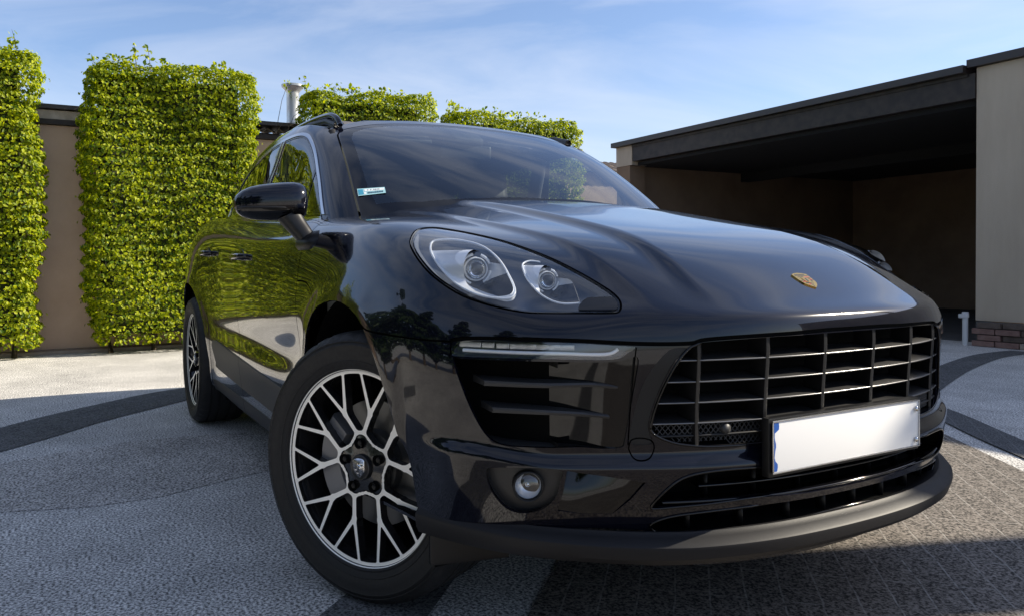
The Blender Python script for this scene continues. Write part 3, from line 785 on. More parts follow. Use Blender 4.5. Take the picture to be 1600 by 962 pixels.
    for y in np.arange(-.56,.56,.0115):
        for sgn in (1,-1):
            for (za,zb) in ((.5215,.5425),(.5475,.5705)):
                p=[]
                for t in (0,.5,1):
                    z=za+(zb-za)*t; yy=y+sgn*(.0172*(t)) 
                    a,c_=zspan(yy) if abs(yy)<.51 else (None,None)
                    if a is None or z<a: continue
                    p.append(Vector((front_x(yy,z)-.014,yy,z)))
                if len(p)>1: tube(b,p,.0014,4,cap=False)
    link('grille_mesh',b,M['plastic'],gr)
    z=.545; yl=ylim(z); b=bmesh.new(); rows=[]
    for y in np.linspace(yl,-yl,31):
        x=front_x(y,z)-.009; rows.append([Vector((x,y,z-.0025)),Vector((x+.002,y,z)),Vector((x,y,z+.0025)),Vector((x-.03,y,z+.004))])
    loft(b,rows,closed=True); bmesh.ops.recalc_face_normals(b,faces=b.faces); link('grille_slat',b,M['slat'],gr)
    b=bmesh.new(); x=front_x(-.355,.557)-.006; lathe(b,[(.0005,-.002),(.010,-.001),(.012,.004),(.012,.03)],24,'x',(x,-.355,.557)); 
    for v in b.verts: v.co.x=2*x-v.co.x
    bmesh.ops.recalc_face_normals(b,faces=b.faces); link('parking_sensor',b,M['plastic'],gr)
    # painted surfaces removed from the grille panel itself are not needed
    out['grille'].free(); 
    # ---- lower openings
    lg=thing_part('lower_grille',car)
    for key,dep,cap in (('lowA',.10,True),('lowB',.16,False)):
        fu=OL[key]; lp=fu+[mirror_y(p) for p in fu[1:-1]][::-1]
        shell('opening_well',lp,dep,M['void'],lg,cap=cap); out[key].free()
        b=bmesh.new(); tube(b,[p+Vector((.0015,0,0)) for p in lp],.0028,8,closed=True); link('opening_rim',b,M['gloss'],lg)
    for z,dx in ((.428,.03),(.402,-.004)):
        b=bmesh.new(); rows=[]
        for y in np.linspace(-.50,.50,33):
            x=front_x(y,z)-.012-dx; rows.append([Vector((x,y,z-.004)),Vector((x+.004,y,z)),Vector((x,y,z+.004)),Vector((x-.03,y,z+.006))])
        if dx>0: rows=rows[3:-3]
        loft(b,rows,closed=True); bmesh.ops.recalc_face_normals(b,faces=b.faces); link('lower_slat',b,M['gloss'],lg)
    for y in (-.424,-.30,-.172,-.055,.055,.172,.30,.424):
        x=front_x(y,.355)-.020; b=bmesh.new(); box(b,(x-.014,y,.356),(.026,.003,.05)); link('lower_vane',b,M['plastic_dark'],lg)
    for y in (-.38,-.26,-.13,0,.13,.26,.38):
        x=front_x(y,.43)-.05; b=bmesh.new(); box(b,(x-.01,y,.43),(.02,.004,.07)); link('lower_vane',b,M['plastic_dark'],lg)
    # blocking plates inside the lower slot (only some bays are open to the ground)
    for y0,y1 in ((-.50,-.424),(-.30,-.172),(.055,.5)):
        b=bmesh.new(); box(b,(.74-.25*max(0,abs(y0+y1)/2-.25),(y0+y1)/2,.356),(.01,y1-y0,.06)); link('slot_blank',b,M['plastic_dark'],lg)
    # ---- lip spoiler
    path=[(.872,0),(.870,.1),(.862,.21),(.846,.31),(.820,.41),(.785,.50),(.738,.585),(.685,.66),(.625,.73),(.56,.785),(.49,.83),(.42,.865),(.36,.890)]
    pts=[Vector((x,-y,0)) for x,y in path[::-1]]+[Vector((x,y,0)) for x,y in path[1:]]
    pts=spline(pts,4)
    b=bmesh.new(); rows=[]
    for i,p in enumerate(pts):
        t=(pts[min(i+1,len(pts)-1)]-pts[max(i-1,0)]).normalized(); nrm=Vector((t.y,-t.x,0)); 
        if nrm.dot(Vector((1,p.y*.5,0)))<0: nrm=-nrm
        a=abs(p.y); w=1-.55*max(0,(a-.62)/.27)   # the lip fades towards the wheels
        w=max(w,.25)
        dz=.012*max(0,(a-.45)/.4)
        prof=[(-.055,.318),(-.012,.337),(-.002,.338),(.002*w,.333),(.010*w,.329),(.028*w,.319),(.0315*w,.315),(.032*w,.309),(.024*w,.286),(.006*w,.270),(-.05,.260),(-.10,.262)]
        rows.append([p+nrm*o+Vector((0,0,z+(dz if 0<k<10 else 0))) for k,(o,z) in enumerate(prof)])
    V=loft(b,rows,closed=True); b.faces.new(V[0]); b.faces.new(V[-1][::-1]); bmesh.ops.recalc_face_normals(b,faces=b.faces)
    o=link('lip_spoiler',b,M['lip'],car); sharp(o.data,28)
    for s in (-1,1):      # air deflector in front of the wheel
        b=bmesh.new(); box(b,(.40,s*.775,.245),(.02,.20,.085),Matrix.Rotation(s*.25,3,'Z'),.012); o=link('air_deflector',b,M['plastic_dark'],car); sharp(o.data,40)
def thing_part(name,parent):
    o=bpy.data.objects.new(name,None); C.objects.link(o); o.parent=parent; o.empty_display_size=.02; return o
def ring_tube(b,c,n,r,t,seg=40):
    n=Vector(n).normalized(); a=n.cross(Vector((0,0,1))).normalized(); w=a.cross(n)
    tube(b,[Vector(c)+a*r*math.cos(2*math.pi*k/seg)+w*r*math.sin(2*math.pi*k/seg) for k in range(seg)],t,8,closed=True)
def headlight(car,out,OL,s):
    sd='R' if s<0 else 'L'
    hl=thing_part('headlight',car)
    fx=lambda p,d=0:Vector((p[0],s*abs(p[1]),p[2]))+Vector((-.875,-s*.48,0))*d
    panel('lamp_glass',out['lamp'],M['lens'],hl,sd,.004,push=-.002)
    panel('washer_cover',out['washer'],M['gloss'],hl,sd,.004,push=.003)
    tunnel('housing',[P_ for P_ in OL['lamp']],(-.055,.030,-.012),.90,M['lamphouse'],hl,sd,rings=5)
    b=bmesh.new(); tube(b,[fx(p,.020) for p in spline(FEAT['tear1'],5,True)],.0030,8,closed=True); link('light_guide',b,M['lampframe'],hl)
    b=bmesh.new(); tube(b,[fx(p,.018) for p in spline(FEAT['tear2'],6)],.0024,8); link('light_guide',b,M['lampframe'],hl)
    # silvered bowls between each light guide and its projector
    for key,cc,rr,dp,arcs in (('tear1',0,.047,.050,((95,238),(-42,28))),('tear2c',2,.036,.040,((100,215),(-50,10)))):
        ol=spline(FEAT['tear1'],6,True) if key=='tear1' else spline(list(FEAT['tear2'])+[FEAT['cres'][1],FEAT['cres'][0],((FEAT['cres'][0][0]*.55+FEAT['tear2'][0][0]*.45),(FEAT['cres'][0][1]*.55+FEAT['tear2'][0][1]*.45),(FEAT['cres'][0][2]*.45+FEAT['tear2'][0][2]*.55)+.006)],5,True)
        cen=fx(FEAT['lampc'][cc],dp); vd=Vector((.875,s*-.48,0)); ua=Vector((-vd.y,vd.x,0)).normalized()*(1 if s<0 else -1)
        ols=[fx(p,.024) for p in ol]; rows=[]; angs=[]
        for p in ols:
            d=p-cen; u=d.dot(ua); v=d.z; a=math.degrees(math.atan2(v,u)); angs.append(a)
            q=cen+(ua*math.cos(R(a))+Vector((0,0,1))*math.sin(R(a)))*rr
            rows.append([p,p.lerp(q,.45)-vd*.010,q-vd*.004])
        for nm,mt,test in (('bowl_silver',M['lampsilver'],True),('bowl_dark',M['lampinner'],False)):
            b=bmesh.new(); n_r=len(rows)
            for i in range(n_r):
                a=angs[i]; hit=any(lo<=((a-lo)%360)+lo<=hi for lo,hi in arcs)
                if hit!=test: continue
                A_,B_=rows[i],rows[(i+1)%n_r]
                for k in range(2): b.faces.new([b.verts.new(x) for x in (A_[k],B_[k],B_[k+1],A_[k+1])])
            bmesh.ops.remove_doubles(b,verts=b.verts,dist=1e-5); link(nm,b,mt,hl)
    # silver crescents beside the projectors
    def strip(pts,w,d):
        b=bmesh.new(); P_=[fx(p,d) for p in pts]; rows=[]
        for i,p in enumerate(P_):
            t=(P_[min(i+1,len(P_)-1)]-P_[max(i-1,0)]).normalized(); n=t.cross(Vector((.875,s*-.48,0))).normalized(); k=math.sin(math.pi*(i+.3)/(len(P_)-.4))
            rows.append([p-n*w*k,p+n*w*k])
        loft(b,rows); link('reflector',b,M['lampframe'],hl)
    t1=spline(FEAT['tear1'],5,True)
    strip(t1[24:48],.010,.024); strip(t1[46:66]+t1[:2],.005,.030)
    strip(spline([FEAT['cres'][0],FEAT['cres'][1],FEAT['cres'][2]],4),.006,.022)
    fwd=Vector((.90,-.40*1*0+s*.30,0)).normalized()
    for c,r,dep in ((FEAT['lampc'][0],.0245,.056),(FEAT['lampc'][2],.0185,.044)):
        pr=thing_part('projector',hl); p=fx(c,dep)
        q=(-fwd).to_track_quat('Y','Z'); pr.rotation_euler=q.to_euler(); pr.location=p
        b=bmesh.new(); lathe(b,[(r*1.25,.014),(r*1.22,.0),(r*1.12,-.007),(r*1.02,-.004),(r*.98,.004)],48,'y'); o=link('projector_ring',b,M['lampframe'],pr)
        b=bmesh.new(); lathe(b,[(r*.99,.002),(r*.90,-.008),(r*.70,-.015),(r*.4,-.0195),(.0004,-.021),],40,'y'); lathe(b,[(r*.99,.002),(.0004,.004)],40,'y'); bmesh.ops.remove_doubles(b,verts=b.verts,dist=1e-4); bmesh.ops.recalc_face_normals(b,faces=b.faces); link('projector_lens',b,M['bulb'],pr)
        b=bmesh.new(); lathe(b,[(r*.95,.004),(r*.8,.02),(r*.3,.03),(.0004,.03)],32,'y'); link('projector_bowl',b,M['lampinner'],pr)
        # outer bowl with cut-outs: chrome segments around the projector
        R0=r*1.7
        for a0,a1 in ((100,150),(158,205),(212,250),(300,355),(20,70)):
            b=bmesh.new(); rows=[]
            for k in range(9):
                a=R(a0+(a1-a0)*k/8); ca,sa=math.cos(a)*(-s),math.sin(a)
                rows.append([Vector((ca*r*1.34,.002,sa*r*1.34)),Vector((ca*r*1.48,-.004,sa*r*1.48)),Vector((ca*R0,.004,sa*R0)),Vector((ca*R0*1.02,.018,sa*R0*1.02))])
            loft(b,rows); link('reflector',b,M['lampsilver'],pr)
        b=bmesh.new(); lathe(b,[(R0*1.04,.000),(R0*1.10,.003),(R0*1.12,.02)],48,'y'); link('projector_frame',b,M['lampinner'],pr)
M['slat']=mat('satin dark grille slat',(.014,.014,.015),rough=.42,spec=.3)
M['slatglint']=mat('slat edge glint',(.16,.16,.165),rough=.28,metal=.6)  # light caught by the slat fronts, put into a paler colour
M['lip']=mat('grey-black lip plastic',(.016,.016,.018),rough=.5,spec=.2); add_noise_bump(M['lip'],700,.3,.0008,2)
M['lampcell']=mat('light cell glass',(.42,.44,.46),rough=.15,metal=.5)
M['lampsilver']=mat('lamp silver coating',(.80,.83,.88),rough=.25,metal=.35)
M['lampinner']=mat('lamp inner bezel',(.015,.016,.02),rough=.2,metal=.5)
# ---------------------------------------------------------------- greenhouse
def build_greenhouse(car):
    me=gh_mesh(); P=Panels(me); S=spline
    global GHBVH; GHBVH=P.bvh
    ds=(0,-.93,.36)
    def on(pts): return [P.snap((x,-.75,z),(0,-1,0)) for x,z in pts]
    top=[(-.632,1.080),(-.70,1.137),(-.80,1.222),(-.905,1.302),(-1.02,1.386),(-1.115,1.443),(-1.195,1.478),(-1.29,1.497),(-1.42,1.502),(-1.60,1.500),(-1.85,1.488),(-2.15,1.466),(-2.5,1.420),(-2.8,1.352),(-2.98,1.275)]
    bot=[(-2.985,1.235),(-2.90,1.212),(-2.5,1.188),(-2.1,1.162),(-1.67,1.134),(-1.15,1.106),(-.80,1.090)]
    P.region([p for p in on([(v.x,v.z) for v in S([(a,0,b) for a,b in top],4)]+[(v.x,v.z) for v in S([(a,0,b) for a,b in bot],3)])],ds,'trim')
    def inset(poly,d):
        c=[];n=len(poly)
        for i,(x,z) in enumerate(poly):
            a,b=poly[i-1],poly[(i+1)%n]; tx,tz=b[0]-a[0],b[1]-a[1]; l=math.hypot(tx,tz); c.append((x+tz/l*d*sgn,z-tx/l*d*sgn))
        return c
    full=[(v.x,v.z) for v in S([(a,0,b) for a,b in top],4)]+[(v.x,v.z) for v in S([(a,0,b) for a,b in bot],3)]
    area=sum(full[i-1][0]*full[i][1]-full[i][0]*full[i-1][1] for i in range(len(full))); sgn=1 if area>0 else -1
    inn=inset(full,-.013)
    P.region(on(inn),ds,'black')
    inn2=inset(full,-.021)
    # panes: front, rear, rear quarter, split by the pillars
    def clip(poly,f):     # keep f(x,z)>0
        out=[]
        for i in range(len(poly)):
            a,b=poly[i-1],poly[i]; fa,fb=f(*a),f(*b)
            if (fa>0)!=(fb>0): t=fa/(fa-fb); out.append((a[0]+(b[0]-a[0])*t,a[1]+(b[1]-a[1])*t))
            if fb>0: out.append(b)
        return out
    line=lambda x0,z0,x1,z1:(lambda x,z:((x-x0)*(z1-z0)-(z-z0)*(x1-x0)))
    g1=line(-1.665,1.13,-1.485,1.50); g2=line(-1.735,1.13,-1.545,1.50)
    g3=line(-2.62,1.19,-2.70,1.40); g4=line(-2.66,1.19,-2.74,1.40)
    q1=line(-.905,1.08,-.925,1.32); q2=line(-.928,1.08,-.948,1.32)
    sg=lambda f,s:(lambda x,z:s*f(x,z))
    A=clip(clip(inn2,sg(g1,1)),sg(q2,-1)); Q=clip(inn2,sg(q1,1)); B_=clip(clip(inn2,sg(g2,-1)),sg(g3,1)); Cc=clip(inn2,sg(g4,-1))
    for nm,pl in (('paneA',A),('paneQ',Q),('paneB',B_),('paneC',Cc)):
        if len(pl)>2: P.region(on(pl),ds,nm)
    # chrome strip up the middle of the b pillar edges
    P.line(on([(-1.672,1.13),(-1.492,1.50)]),ds,.010,name='trim',n=1); P.line(on([(-1.728,1.13),(-1.540,1.50)]),ds,.010,name='trim',n=1)
    # windscreen
    dw=(.45,0,.9)
    def onw(pts): return [P.snap((x,y,1.3),dw,1.0) for x,y in pts]
    ws=[(-1.138,.02),(-1.138,0),(-1.132,-.2),(-1.112,-.38),(-1.08,-.52),(-1.06,-.585),(-1.03,-.615),(-.98,-.632),(-.80,-.664),(-.62,-.697),(-.45,-.722),(-.30,-.735),(-.22,-.6),(-.20,-.3),(-.20,0),(-.20,.02)]
    # given in plan: drop vertically on the surface
    drop=lambda pts:[(lambda h:h[0] if h[0] is not None else Vector((x,y,1.1)))(P.bvh.ray_cast(Vector((x,y,3)),Vector((0,0,-1)))) for x,y in pts]
    P.region(drop(ws),(.05,0,1),'frit',depth=2)
    wi=[(-1.105,.02),(-1.105,0),(-1.10,-.2),(-1.08,-.37),(-1.05,-.50),(-1.015,-.565),(-.96,-.590),(-.80,-.620),(-.60,-.655),(-.52,-.655),(-.47,-.5),(-.44,-.3),(-.42,0),(-.42,.02)]
    P.region(drop(wi),(.05,0,1),'ws',depth=2)
    P.line(drop([(-1.144,.0),(-1.138,-.2),(-1.118,-.38),(-1.086,-.523),(-1.066,-.59),(-1.034,-.622),(-.98,-.638),(-.80,-.670),(-.62,-.703),(-.45,-.728),(-.30,-.741)]),(.05,0,1),.007,depth=2,n=4)
    # rear window, hidden from the front but there
    P.region([Vector((-3.4,.02,1.45)),Vector((-3.4,-.36,1.43)),Vector((-3.5,-.52,1.22)),Vector((-3.6,-.5,1.17)),Vector((-3.6,.02,1.17))],(-1,0,.2),'rw',depth=1)
    P.region([Vector((x,-.70,z)) for x,z in [(-3.9,1.0),(-3.9,1.02),(-.1,1.02),(-.1,.99)]],(0,-1,0),'drop') 
    bmesh.ops.delete(P.bm,geom=[f for f in P.bm.faces if f[P.rl]==P.tags['gap']],context='FACES')
    wn=thing_part('side_windows',car)
    get={k:P.split(k) for k in ('trim','black','paneA','paneQ','paneB','paneC','frit','ws','rw')}
    for sd in 'RL':
        panel('window_trim',get['trim'],M['chrome'],car,sd,.008,push=.004)
        for fs in islands(get['black']): panel('window_pillar',extract(get['black'],fs),M['gloss'],car,sd,.006,push=.001)
        for k in ('paneA','paneQ','paneB','paneC'): panel('side_window',get[k],M['glass_light'] if k in('paneA','paneQ') else M['glass'],car,sd,0,push=-.001)
    bpy.data.objects.remove(wn)
    w=panel('windscreen',get['ws'],M['screen'],car,'B',0)
    panel('windscreen_border',get['frit'],M['gloss'],w,'B',0)
    panel('rear_window',get['rw'],M['glass'],car,'B',0)
    rest=extract(P.bm,list(P.bm.faces))
    panel('roof',rest,M['paint'],car,'B',.012)
    # sticker low in the corner of the windscreen
    st=[Vector(p) for p in FEAT['sticker']]
    tl,tr,br,bl=[p+Vector((.002,-.001,.003)) for p in st]
    b=bmesh.new(); 
    def quad(b,u0,v0,u1,v1,e):
        f=lambda u,v:(tl*(1-u)+tr*u)*(1-v)+(bl*(1-u)+br*u)*v+Vector((.5,-.1,.85))*e
        vs=[b.verts.new(f(u,v)) for u,v in ((u0,v0),(u1,v0),(u1,v1),(u0,v1))]; b.faces.new(vs[::-1])
    quad(b,0,0,1,1,0); stk=link('windscreen_sticker',b,mat('pale blue sticker',(.35,.60,.66),.3),car)
    b=bmesh.new(); quad(b,.03,.12,.20,.88,.0006); link('sticker_emblem',b,mat('sticker blue',(.05,.28,.42),.3),stk)
    b=bmesh.new(); quad(b,.25,.12,.97,.48,.0006); quad(b,.22,.58,.30,.86,.0006); link('sticker_field',b,mat('sticker white',(.75,.8,.8),.3),stk)
    b=bmesh.new(); rng=random.Random(3)
    u=.36
    while u<.90:
        w_=rng.uniform(.025,.045); quad(b,u,.60,u+w_,.84,.0009); 
        if rng.random()<.6: quad(b,u+.01,.22,u+w_*.7+.01,.38,.0012)
        u+=w_+.022
    link('sticker_marks',b,mat('sticker ink',(.04,.10,.14),.4),stk)
    return P
# ---------------------------------------------------------------- wheels
def spoke_mesh():
    """face of the multi-spoke rim: a smooth union of tapered bars, traced by marching squares"""
    def smin(a,b,k=.0065):
        h=np.clip(.5+.5*(b-a)/k,0,1); return b*(1-h)+a*h-k*h*(1-h)
    def seg(X,Y,a,b,ra,rb):
        ab=np.array(b)-np.array(a); t=np.clip(((X-a[0])*ab[0]+(Y-a[1])*ab[1])/(ab@ab),0,1)
        return np.hypot(X-a[0]-ab[0]*t,Y-a[1]-ab[1]*t)-(ra+(rb-ra)*t)
    pol=lambda r,d:(r*math.cos(R(d)),r*math.sin(R(d)))
    N=340; ext=.285; g=np.linspace(-ext,ext,N); X,Y=np.meshgrid(g,g,indexing='ij')
    D=np.full(X.shape,9.)
    for k in range(5):
        a0=90+72*k
        node=(pol(.094,a0-8.5),pol(.094,a0+8.5))
        D=smin(D,seg(X,Y,node[0],node[1],.0052,.0052))
        for s in (-1,1):
            nd=pol(.094,a0+8.5*s); J=pol(.150,a0+18*s)
            D=smin(D,seg(X,Y,nd,J,.0062,.0070))
            for q in (-1,1): D=smin(D,seg(X,Y,J,pol(.262,a0+18*s+q*10.6),.0058,.0040))
            # thin web line round the hub lobes
            D=smin(D,seg(X,Y,nd,pol(.080,a0+19*s),.0048,.0036),.005)
            D=smin(D,seg(X,Y,pol(.080,a0+19*s),pol(.0755,a0+26*s),.0036,.0034),.004)
            D=smin(D,seg(X,Y,pol(.0755,a0+26*s),pol(.0715,a0+36*s),.0034,.0034),.004)
    Rr=np.hypot(X,Y); D=smin(D,np.abs(Rr-.2640)-.0074,.005)
    D=np.maximum(D,Rr-.2715)
    bm=bmesh.new(); vd={}
    def V(x,y):
        k=(round(x,6),round(y,6))
        if k not in vd:
            r=math.hypot(x,y); z=.010+.020*(1-min(r/.262,1))**1.0   # the face dishes towards the hub
            if r>.262: z=.010-.004*(r-.262)/.009
            vd[k]=bm.verts.new((x,z,y))
        return vd[k]
    for i in range(N-1):
        for j in range(N-1):
            q=[(i,j),(i+1,j),(i+1,j+1),(i,j+1)]; d=[D[a] for a in q]
            if min(d)>0: continue
            poly=[]
            for m in range(4):
                (ia,ja),(ib,jb)=q[m],q[(m+1)%4]; da,db=d[m],d[(m+1)%4]
                if da<=0: poly.append((g[ia],g[ja]))
                if (da<=0)!=(db<=0): t=da/(da-db); poly.append((g[ia]+(g[ib]-g[ia])*t,g[ja]+(g[jb]-g[ja])*t))
            vs=list(dict.fromkeys(V(*p) for p in poly))
            if len(vs)>2:
                try: bm.faces.new(vs)
                except ValueError: pass
    return bm
def build_wheel(parent_car,loc,steer,side):
    """side -1 right, +1 left. local frame: outer face looks along -y"""
    w=thing_part('wheel',parent_car); w.location=loc
    w.rotation_euler=(0,0,steer if side<0 else steer+math.pi)
    return w
def make_wheel_parts(w):
    # tyre: section around the axle, y from outer (-) to inner (+)
    oy=-.1325
    prof=[(.262,oy+.022),(.270,oy+.010),(.274,oy+.006),(.279,oy+.007),(.285,oy+.003),(.300,oy-.002),(.318,oy-.005),(.332,oy-.003),(.336,oy-.0045),(.340,oy-.002),(.350,oy+.003),(.359,oy+.011),(.366,oy+.021),(.3700,oy+.033)]
    tread=[]
    y=oy+.033
    for gy in (-.075,-.028,.028,.075):
        tread+=[(.3725-.02*abs(gy-.007)**1.5,gy-.0055),(.3655,gy-.0040),(.3655,gy+.0040),(.3725-.02*abs(gy+.007)**1.5,gy+.0055)]
    prof+=tread+[(r,-yy) for r,yy in prof[::-1]]
    seg=168
    b=bmesh.new(); rings=lathe(b,prof,seg,'y',closed=True)
    # shoulder blocks: pull every third slice of the shoulder in
    for i in (11,12,13,):
        for k in range(seg):
            if k%4==0:
                v=rings[i][k]; r=math.hypot(v.co.x,v.co.z); f=(r-.0045)/r; v.co.x*=f; v.co.z*=f
    bmesh.ops.recalc_face_normals(b,faces=b.faces)
    o=link('tyre',b,M['rubber'],w); sharp(o.data,32)
    # raised lettering band stand-in: a shallow rib ring on the sidewall
    b=bmesh.new(); lathe(b,[(.3445,oy-.0018),(.3455,oy-.0032),(.3475,oy-.0022),(.3480,oy)],120,'y'); lathe(b,[(.291,oy+.0002),(.2925,oy-.0018),(.2945,oy-.0012),(.295,oy)],120,'y'); link('sidewall_rib',b,M['rubber'],w)
    # rim
    oy=-.118
    sp=spoke_mesh()
    for v in sp.verts: v.co.y+=oy-.006
    be=[e for e in sp.edges if e.is_boundary]
    top=bpy.data.meshes.new('spokes'); sp.to_mesh(top)
    # bevel ring then dark flanks
    side_b=sp.copy(); be=[e for e in side_b.edges if e.is_boundary]
    r=bmesh.ops.extrude_edge_only(side_b,edges=be); nv=[q for q in r['geom'] if isinstance(q,bmesh.types.BMVert)]; nf=[q for q in r['geom'] if isinstance(q,bmesh.types.BMFace)]
    for v in nv: v.co.y+=.026
    keep=set(nf); bmesh.ops.delete(side_b,geom=[f for f in side_b.faces if f not in keep],context='FACES')
    bmesh.ops.recalc_face_normals(side_b,faces=side_b.faces)
    sp.free()
    o=link('spokes',top,M['alu'],w); 
    o2=link('spoke_flanks',side_b,M['rimdark'],w); sharp(o2.data,60)
    b=bmesh.new(); lathe(b,[(.274,oy+.006),(.2735,oy-.0015),(.2715,oy-.0030),(.268,oy-.0015),(.2645,oy+.004),(.259,oy+.012),(.252,oy+.030),(.245,oy+.060),(.240,oy+.12),(.242,oy+.22)],96,'y'); o=link('rim_barrel',b,M['rimdark'],w); sharp(o.data,40)
    b=bmesh.new(); lathe(b,[(.2732,oy-.001),(.2715,oy-.0038),(.2688,oy-.0032),(.2668,oy-.0005)],120,'y'); link('rim_lip',b,M['alu'],w)
    # hub: five-lobed dark centre with bolt holes and cap
    b=bmesh.new(); n=120; rows=[]
    for rr,yy in ((1.0,.016),(.97,.006),(.80,.003),(.62,.0),(.45,-.001)):
        row=[]
        for k in range(n):
            a=2*math.pi*k/n; lob=.0775+.0105*math.cos(5*(a-R(90)))
            row.append(Vector((math.cos(a)*lob*rr,oy+.014+yy,math.sin(a)*lob*rr)))
        rows.append(row)
    V=loft(b,rows,closed=True); b.faces.new(V[-1]); bmesh.ops.recalc_face_normals(b,faces=b.faces); o=link('hub',b,M['rimdark'],w); sharp(o.data,40)
    for k in range(5):
        a=R(90+72*k); c=(math.cos(a)*.065,oy+.006,math.sin(a)*.065)
        b=bmesh.new(); lathe(b,[(.0145,.004),(.0150,-.001),(.0125,.000),(.0120,.022),(.0005,.022)],24,'y',c); link('bolt_seat',b,M['void'],w)
        b=bmesh.new(); lathe(b,[(.0085,.018),(.0085,.006),(.0070,.004),(.0005,.005)],6,'y',c); o=link('wheel_bolt',b,M['plastic_dark'],w); sharp(o.data,30)
    b=bmesh.new(); lathe(b,[(.036,.010),(.0355,-.003),(.034,-.006),(.031,-.0065),(.030,-.005),(.0005,-.0075)],48,'y',(0,oy+.008,0)); cap=link('hub_cap',b,M['cap'],w)
    e=crest_mesh(.021,.0265,.0012); 
    me=e[0]; 
    for (bmm,mt,nm) in e[1]:
        for v in bmm.verts: v.co=Vector((v.co.x,oy+.0005-v.co.z*1.0,v.co.y))
        bmesh.ops.recalc_face_normals(bmm,faces=bmm.faces)
        link(nm,bmm,mt if False else M['steelcrest'] if nm!='crest_dark' else M['rimdark'],cap)
    # brake disc, bell and caliper
    b=bmesh.new(); lathe(b,[(.175,oy+.080),(.175,oy+.074),(.1745,oy+.0735),(.095,oy+.0735),(.094,oy+.070),(.09,oy+.050),(.0005,oy+.050)],72,'y'); o=link('brake_disc',b,M['steel'],w); sharp(o.data,30)
    b=bmesh.new(); rows=[]
    for k in range(13):
        a=R(138+ (222-138)*k/12); ca,sa=math.cos(a),math.sin(a); rows.append([Vector((ca*r_,oy+y_,sa*r_)) for r_,y_ in ((.108,.052),(.113,.040),(.180,.038),(.190,.050),(.190,.11),(.108,.11))])
    V=loft(b,rows,closed=True); b.faces.new(V[0]); b.faces.new(V[-1][::-1]); bmesh.ops.recalc_face_normals(b,faces=b.faces); o=link('brake_caliper',b,M['caliper'],w); sharp(o.data,40)
    b=bmesh.new(); lathe(b,[(.262,.03),(.262,.12),(.05,.125),(.0005,.125)],48,'y'); link('barrel_back',b,M['void'],w)
M['cap']=mat('grey hub cap',(.045,.045,.048),rough=.3,metal=.6)
M['steelcrest']=mat('silver crest',(.75,.75,.76),rough=.25,metal=1)
def crest_mesh(hw,hh,th):
    """shield emblem with quarters, striped fields, a small centre shield with a rearing horse"""
    out=[]
    def shield(s,n=9):
        pts=[]
        top=[(-1,.80),(-.6,.93),(0,1.0),(.6,.93),(1,.80)]
        pts+=top
        for k in range(1,n): t=k/n; pts.append((1.0-.02*t-.55*t**3*.9 if t<.6 else (1-.02*.6-.55*.216*.9)*(1-((t-.6)/.4)**1.6), .80-1.8*t))
        pts.append((0,-1.0))
        for k in range(n-1,0,-1): t=k/n; x=(1.0-.02*t-.55*t**3*.9 if t<.6 else (1-.02*.6-.55*.216*.9)*(1-((t-.6)/.4)**1.6)); pts.append((-x,.80-1.8*t))
        return [(x*hw*s,y*hh*s) for x,y in pts]
    def solid(pts,z0,z1):
        b=bmesh.new(); V=loft(b,[[Vector((x,y,z0)) for x,y in pts],[Vector((x,y,z1)) for x,y in pts]],closed=True); b.faces.new(V[-1]); return b
    def poly(b,pts,z): b.faces.new([b.verts.new((x,y,z)) for x,y in pts])
    out.append((solid(shield(1),-th*2,th),M['gold'],'crest_plate'))
    d=bmesh.new(); r=bmesh.new()
    # dark outline lines that divide the quarters
    W,H=hw,hh
    poly(d,[(-.045*W,.60*H),(.045*W,.60*H),(.045*W,-.86*H),(-.045*W,-.86*H)],th+.0002)
    poly(d,[(-.90*W,.60*H),(.90*W,.60*H),(.90*W,.55*H),(-.90*W,.55*H)],th+.0002)
    poly(d,[(-.86*W,-.02*H),(.86*W,-.02*H),(.86*W,-.07*H),(-.86*W,-.07*H)],th+.0003)
    for sx,sy in ((1,1),(-1,-1)):     # red and black bars in two opposite quarters
        for k in range(3):
            y0=(.42-.16*k)*H if sy>0 else (-.16-.17*k)*H
            x1=.82*W if sy>0 else (.74-.16*k)*W
            (lambda bb:poly(bb,[(sx*.10*W,y0),(sx*x1,y0),(sx*x1,y0-.075*H),(sx*.10*W,y0-.075*H)],th+.0004))(r if k!=1 else d)
    for sx,sy in ((-1,1),(1,-1)):     # antlers as three short curved dark marks
        for k in range(3):
            y0=(.44-.15*k)*H if sy>0 else (-.14-.17*k)*H; x1=(.74-.10*k)*W if sy>0 else (.66-.16*k)*W
            poly(d,[(sx*.16*W,y0-.02*H),(sx*(.16*W+x1)/2,y0+.02*H),(sx*x1,y0-.03*H),(sx*x1,y0-.06*H),(sx*(.16*W+x1)/2,y0-.025*H),(sx*.16*W,y0-.055*H)],th+.0004)
    cs=[(x*.40,y*.36-.03*H) for x,y in shield(1)]
    out.append((solid(cs,th,th*1.6),M['gold'],'crest_centre'))
    hs=[(-.10,-.22),(-.13,-.08),(-.06,.02),(-.08,.14),(-.02,.22),(.04,.20),(.10,.24),(.08,.14),(.13,.10),(.07,.06),(.05,-.02),(.10,-.08),(.04,-.10),(.05,-.22),(0,-.12),(-.05,-.14)]
    poly(d,[(x*W,y*H*1.1-.03*H) for x,y in hs],th*1.6+.0003)
    # letter-like marks along the head of the shield
    for k in range(7): x=(-.66+.19*k)*W; poly(d,[(x,.66*H),(x+.10*W,.66*H),(x+.10*W,.80*H),(x,.80*H)],th+.0003)
    out.append((d,M['gold_black'],'crest_dark')); out.append((r,M['gold_red'],'crest_red'))
    return None,out
